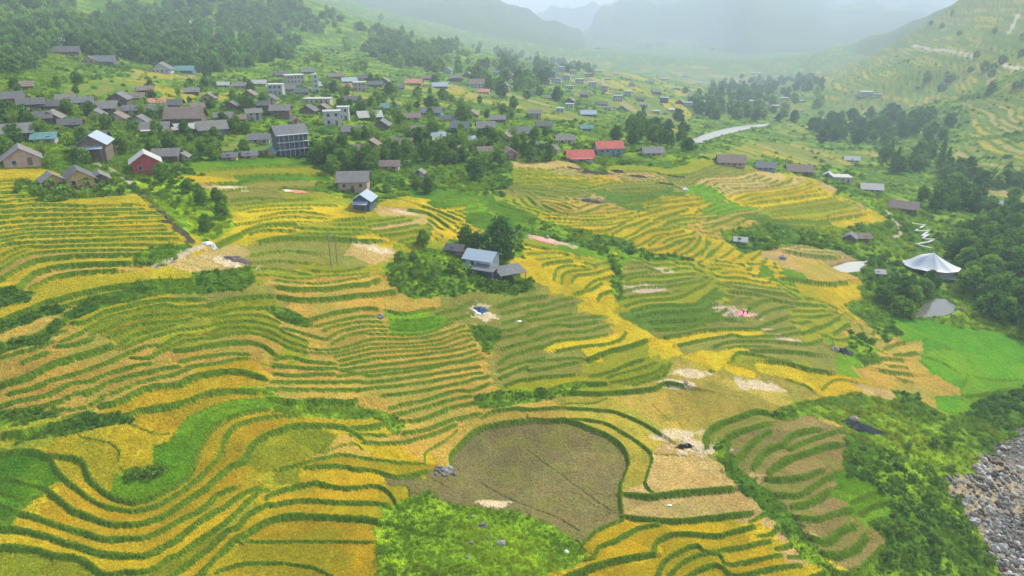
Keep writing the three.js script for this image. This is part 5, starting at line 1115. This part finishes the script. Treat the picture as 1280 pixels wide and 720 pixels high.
stand('155,205 250,205 290,260 285,295 250,295 200,250', ['shrub', 'mid'], 22, 0.35, 0.7, '@ on the scrub slope below the red walled house', 'plants of the scrub slope', 2.5);
stand('860,95 1030,100 1030,150 960,155 870,140', ['mid', 'dark'], 40, 0.8, 1.2, '@ near the far river', 'trees near the far river', 5);
stand('560,75 680,80 700,130 580,120', ['dark', 'mid'], 30, 0.9, 1.4, '@ on the slope beside the far town', 'trees beside the far town', 5);
stand('1060,560 1190,540 1230,690 1110,719', ['shrub'], 30, 0.5, 1.0, '@ on the green slope above the river bed', 'shrubs of the river slope', 2); plant('shrub', ...spot(1238, 705), 0.9, 'yellowish bush at the edge of the river bed', 'shrub');
plant('banana', ...spot(974, 299), 1, 'banana plant above the gold plots', 'banana plant'); plant('shrub', ...spot(170, 599), 0.7, 'low bush in the bend of the green strip', 'shrub', 'bushes in the bend'); plant('shrub', ...spot(190, 597), 0.75, 'low bush in the bend of the green strip', 'shrub', 'bushes in the bend'); plant('shrub', ...spot(203, 594), 0.6, 'low bush in the bend of the green strip', 'shrub', 'bushes in the bend');
// ---------------------------------------------------------------- people at the threshing sheets
import { MarchingCubes } from 'three/addons/objects/MarchingCubes.js';
function personGeo(bones, shirt, trousers) { // bones: [x,y,z,r, x,y,z,r] tapered limbs blended into one skin; coloured by height of the clothes
  const N = 56, mc = new MarchingCubes(N, new THREE.MeshStandardMaterial(), false, false, 40000); mc.isolation = 0; const half = 1.0;
  for (let k = 0; k < N; k++) for (let j = 0; j < N; j++) for (let i = 0; i < N; i++) {
    const x = ((i - N / 2) / (N / 2)) * half, y = ((j - N / 2) / (N / 2)) * half + 0.9, z = ((k - N / 2) / (N / 2)) * half; let d = 1e9;
    for (const b of bones) { const ex = b[4] - b[0], ey = b[5] - b[1], ez = b[6] - b[2], px = x - b[0], py = y - b[1], pz = z - b[2], t = clamp((px * ex + py * ey + pz * ez) / (ex * ex + ey * ey + ez * ez + 1e-9), 0, 1), q = Math.hypot(px - ex * t, py - ey * t, pz - ez * t) - mix(b[3], b[7], t), h = clamp(0.5 + 0.5 * (d - q) / 0.04, 0, 1); d = mix(d, q, h) - 0.04 * h * (1 - h); }
    mc.field[i + j * N + k * N * N] = -d;
  }
  mc.update(); const n = mc.count, P = new Float32Array(n * 3), C = new Float32Array(n * 3);
  for (let i = 0; i < n; i++) { const x = mc.positionArray[i * 3] * half, y = mc.positionArray[i * 3 + 1] * half + 0.9, z = mc.positionArray[i * 3 + 2] * half; P[i * 3] = x; P[i * 3 + 1] = y; P[i * 3 + 2] = z; const head = bones[0], dh = Math.hypot(x - head[0], y - head[1], z - head[2]), c = dh < 0.17 ? (y > head[1] + 0.02 ? [0.02, 0.017, 0.015] : [0.36, 0.2, 0.13]) : y < 0.92 ? (y < 0.07 ? [0.05, 0.04, 0.03] : trousers) : shirt; C.set(c, i * 3); }
  const g = new THREE.BufferGeometry(); g.setAttribute('position', new THREE.BufferAttribute(P, 3)); g.setAttribute('color', new THREE.BufferAttribute(C, 3)); g.computeVertexNormals(); return g;
}
const STANDING = [[0, 1.55, 0.01, 0.1, 0, 1.62, 0.01, 0.105], [0, 1.4, 0, 0.06, 0, 1.5, 0, 0.055], [-0.15, 1.36, 0, 0.08, 0.15, 1.36, 0, 0.08], [0, 1.3, 0, 0.15, 0, 0.98, 0, 0.14], [-0.08, 0.92, 0, 0.1, -0.1, 0.5, 0.03, 0.065], [-0.1, 0.5, 0.03, 0.065, -0.11, 0.08, 0, 0.045], [-0.11, 0.05, 0, 0.045, -0.12, 0.04, 0.14, 0.04], [0.08, 0.92, 0, 0.1, 0.11, 0.5, 0.03, 0.065], [0.11, 0.5, 0.03, 0.065, 0.13, 0.08, 0, 0.045], [0.13, 0.05, 0, 0.045, 0.14, 0.04, 0.14, 0.04], [-0.19, 1.35, 0, 0.055, -0.26, 1.08, 0.02, 0.045], [-0.26, 1.08, 0.02, 0.045, -0.24, 0.82, 0.1, 0.035], [0.19, 1.35, 0, 0.055, 0.27, 1.08, 0.02, 0.045], [0.27, 1.08, 0.02, 0.045, 0.22, 0.86, 0.14, 0.035]];
const BENDING = [[0, 1.13, 0.62, 0.1, 0, 1.1, 0.68, 0.105], [0, 1.16, 0.45, 0.06, 0, 1.15, 0.55, 0.055], [-0.15, 1.16, 0.4, 0.08, 0.15, 1.16, 0.4, 0.08], [0, 1.14, 0.36, 0.15, 0, 0.96, 0.02, 0.14], [-0.08, 0.92, 0, 0.1, -0.1, 0.5, 0.08, 0.065], [-0.1, 0.5, 0.08, 0.065, -0.11, 0.08, 0, 0.045], [-0.11, 0.05, 0, 0.045, -0.12, 0.04, 0.14, 0.04], [0.08, 0.92, 0, 0.1, 0.11, 0.5, 0.08, 0.065], [0.11, 0.5, 0.08, 0.065, 0.13, 0.08, 0, 0.045], [0.13, 0.05, 0, 0.045, 0.14, 0.04, 0.14, 0.04], [-0.17, 1.12, 0.42, 0.055, -0.2, 0.86, 0.5, 0.045], [-0.2, 0.86, 0.5, 0.045, -0.14, 0.62, 0.58, 0.035], [0.17, 1.12, 0.42, 0.055, 0.2, 0.86, 0.5, 0.045], [0.2, 0.86, 0.5, 0.045, 0.14, 0.62, 0.58, 0.035]];
const clothM = new THREE.MeshStandardMaterial({ vertexColors: true, roughness: 0.9 });
for (const [px, py, pose, shirt, trousers, turn, label] of [[684.5, 301, STANDING, [0.55, 0.55, 0.52], [0.03, 0.03, 0.045], -0.6, 'person in pale shirt and dark trousers standing by the pink tarpaulin'], [929, 394.5, BENDING, [0.03, 0.025, 0.06], [0.03, 0.02, 0.03], 2.8, 'person in dark clothes bending over the pink tarpaulin on straw'], [934, 394, STANDING, [0.12, 0.02, 0.03], [0.04, 0.02, 0.02], -1.2, 'person in dark red top standing at the edge of the pink tarpaulin']]) {
  const o = new THREE.Mesh(personGeo(pose, shirt, trousers), clothM), p = put(px, py); o.name = numbered('person'); o.position.set(p.x, p.y + 0.05, p.z); o.rotation.y = turn; scene.add(o); tag(o, label, 'person');
}
// ---------------------------------------------------------------- undergrowth, grass on the banks, far woods: past counting
const mtx = new THREE.Matrix4(), qt = new THREE.Quaternion(), eu = new THREE.Euler(), v3 = new THREE.Vector3(), s3 = new THREE.Vector3(), cc = new THREE.Color();
function scatter(name, geo, list, label, category) {
  const m = new THREE.InstancedMesh(geo, leafMat, list.length); m.name = name; m.userData.kind = 'stuff'; m.userData.label = label; m.userData.category = category;
  list.forEach(([x, y, z, s, r, g, b], i) => { eu.set(rr(-0.15, 0.15), rr(0, 6.28), rr(-0.15, 0.15)); qt.setFromEuler(eu); mtx.compose(v3.set(x, y, z), qt, s3.set(s * rr(0.85, 1.2), s * rr(0.75, 1.2), s * rr(0.85, 1.2))); m.setMatrixAt(i, mtx); m.setColorAt(i, cc.setRGB(r, g, b)); });
  scene.add(m); return m;
}
const bladeTuft = (n, h, spread) => { const S = new Soup(); for (let k = 0; k < n; k++) { const a = rr(0, 6.28), o = rr(0, spread), l = rr(0.1, 0.45) * h, hh = h * rr(0.6, 1.1), w = 0.09 * h, x = Math.cos(a) * o, z = Math.sin(a) * o, t = rr(0.7, 1.25), b = rr(0, 6.28), dx = Math.cos(b) * w, dz = Math.sin(b) * w; S.tri([x - dx, -0.1, z - dz], [x + dx, -0.1, z + dz], [x + Math.cos(a) * l, hh, z + Math.sin(a) * l], [t, t, t]); } return S.geo(); };
const bushGeo = (n, sz) => { const S = new Soup(); for (let k = 0; k < n; k++) { const d = dirRnd(), r = Math.pow(rnd(), 0.35) * (0.75 + 0.5 * vnoise(d[0] * 2 + 5, d[2] * 2 + d[1] * 3)), t = rr(0.7, 1.3); leaf(S, [d[0] * r, 0.35 + Math.abs(d[1]) * r * 0.75, d[2] * r], sz * rr(0.6, 1.3), [t, t * rr(0.92, 1.08), t]); } return S.geo(); };
// grass on the banks
{
  const list = [];
  for (let v = 0; v < NV; v++) {
    const k = kind[v]; if (k !== BANK) continue;
    const x = pos[v * 3], z = pos[v * 3 + 2], r = Math.hypot(x, z); if (r > 150 || Math.abs(x) > -z * 1.1) continue;
    if (rnd() > 0.8) continue;
    const n = fbm(x * 0.25, z * 0.25, 3), t = rr(0.75, 1.3);
    list.push([x + rr(-0.15, 0.15), pos[v * 3 + 1] - 0.02, z + rr(-0.15, 0.15), clamp(0.12 + 0.06 * bankW[v] + 0.16 * n, 0.08, 0.3), 0.125 * t, 0.195 * t, 0.008 * t]);
  }
  scatter('bank_grass', bladeTuft(9, 1, 0.42), list, 'tufts of green grass along the terrace banks', 'grass');
}
// standing rice and stubble on the nearer plots, each stand a part of its plot
{
  const riceTuft = bladeTuft(7, 1, 0.5), stub = bladeTuft(5, 1, 0.7); let total = 0;
  for (const m of hillside.children) {
    if (m === restMesh) continue;
    const P = m.geometry.attributes.position, C = m.geometry.attributes.color, at = []; let mr = 0;
    for (let i = 0; i < P.count; i++) { const r = Math.hypot(P.getX(i), P.getZ(i)); mr += r; if (r < 150 && rnd() < (r < 110 ? 0.8 : 0.6)) at.push(i); }
    if (mr / P.count > 145 || at.length < 20) continue;
    const c0 = C.getX(0), ratio = C.getY(0) / C.getX(0), blue = C.getZ(0) / C.getX(0), stand01 = blue < 0.085 || ratio > 1.2;
    const im = new THREE.InstancedMesh(stand01 ? riceTuft : stub, leafMat, at.length); im.name = stand01 ? 'rice_stalks' : 'stubble'; im.userData.kind = 'stuff';
    at.forEach((i, k) => { const x = P.getX(i) + rr(-0.12, 0.12), z = P.getZ(i) + rr(-0.12, 0.12), r = Math.hypot(x, z), s = (stand01 ? rr(0.2, 0.36) : rr(0.07, 0.16)) * clamp(r / 100, 0.9, 1.5), t = rr(0.9, 1.2); eu.set(rr(-0.3, 0.3), rr(0, 6.28), rr(-0.3, 0.3)); qt.setFromEuler(eu); mtx.compose(v3.set(x, P.getY(i) - 0.02, z), qt, s3.set(s * 1.25, s, s * 1.25)); im.setMatrixAt(k, mtx); im.setColorAt(k, cc.setRGB(C.getX(i) * t * 1.5, C.getY(i) * t * 1.55, C.getZ(i) * t)); });
    total += at.length; m.add(im);
  }
}
// undergrowth on the rough ground, denser and larger with the gullies; grass on the mound
{
  const bush = [], grass = [];
  for (let k = 0; k < 62000; k++) {
    const px = rr(-160, 1440), py = 60 + 740 * Math.pow(rnd(), 1.15); const [x, z] = spot(px, py); landAt(x, z, L); if (L.k !== ROUGHK && !(L.k === FAR && rnd() < 0.12)) continue;
    const r = L.r; if (r > 1900 || HOUSE_SPOTS.some((h) => Math.hypot(h[0] - x, h[1] - z) < h[2] * 0.55)) continue;
    const n = fbm(x * 0.045, z * 0.045, 3), m = fbm(x * 0.3 + 8, z * 0.3, 2), t = rr(0.7, 1.3), y = sstep(-0.15, 0.4, fbm(x * 0.05 + 40, z * 0.05, 3) + 0.3 * m);
    const mound = px > 465 && px < 740 && py > 610, slope = px > 980 && py > 480;
    if (mound || (n < -0.02 + (slope ? 0.16 : 0) && rnd() < 0.85)) { for (let q = 0; q < (mound ? 3 : 2); q++) { const gx = x + rr(-0.7, 0.7), gz = z + rr(-0.7, 0.7); grass.push([gx, groundY(gx, gz) - 0.03, gz, rr(0.35, 0.75) * clamp(r / 130, 0.75, 2.4) * farScale(r), mix(slope ? 0.12 : 0.14, slope ? 0.24 : 0.27, y) * t, mix(slope ? 0.20 : 0.24, slope ? 0.27 : 0.34, y) * t, 0.008 * t]); } } else { const s = rr(0.3, 0.85) * (r > 180 ? 1.25 : 1) * (0.8 + 0.8 * Math.max(0, n)) * clamp(r / 140, 0.8, 2.2) * farScale(r); bush.push([x, L.y - 0.25 * s, z, s, mix(0.075, 0.19, y) * t, mix(0.165, 0.29, y) * t, 0.012 * t]); }
  }
  scatter('undergrowth', bushGeo(90, 0.2), bush, 'low green bushes covering the rough slopes and gullies', 'bushes');
  scatter('wild_grass', bladeTuft(16, 1, 0.6), grass, 'long bright green grass on the rough ground', 'grass');
}
// woods on the hillsides
{
  const list = [], woods = [['-150,-20 520,-20 500,30 530,75 440,95 330,80 270,100 180,80 60,65 40,90 -150,110', 1050], ['440,30 640,70 680,120 600,100 470,80', 170], ['560,20 760,70 740,100 620,80', 90], ['980,60 1280,-10 1440,-20 1440,130 1280,120 1000,130', 60], ['840,105 1030,95 1040,150 880,150', 160]];
  for (const [poly, n] of woods) { const q = P2(poly), xs = q.map((p) => p[0]), ys = q.map((p) => p[1]); for (let k = 0, t = 0; k < n && t < n * 12; t++) { const px = rr(Math.min(...xs), Math.max(...xs)), py = rr(Math.min(...ys), Math.max(...ys)); if (!inPx(q, px, py)) continue; const clear = fbm(px * 0.012, py * 0.03 + 3, 3); if (clear > 0.0 && rnd() < 0.9) continue; const [x, z] = spot(px, py), r = Math.hypot(x, z); if (r > 2400) continue; k++; const u = rr(0.75, 1.25), d = sstep(-0.3, 0.2, clear); list.push([x, base(x, z) - 0.3, z, rr(2.6, 5) * farScale(r) * 1.1, mix(0.10, 0.20, d) * u, mix(0.19, 0.30, d) * u, 0.03 * u]); } }
  const S = crownGeo(1.75, 1.0, 0.1, 18, 26, 0.17, [1, 1, 1]);
  scatter('forest', S, list, 'far woods of broadleaf trees covering the hillside', 'forest');
}
scene.traverse((m) => { if (m.isMesh) { m.castShadow = true; m.receiveShadow = true; } });
const renderer = new THREE.WebGLRenderer({ antialias: true });
renderer.shadowMap.enabled = true;
renderer.toneMapping = THREE.LinearToneMapping;
renderer.toneMappingExposure = EXPOSURE;
renderer.render(scene, camera);
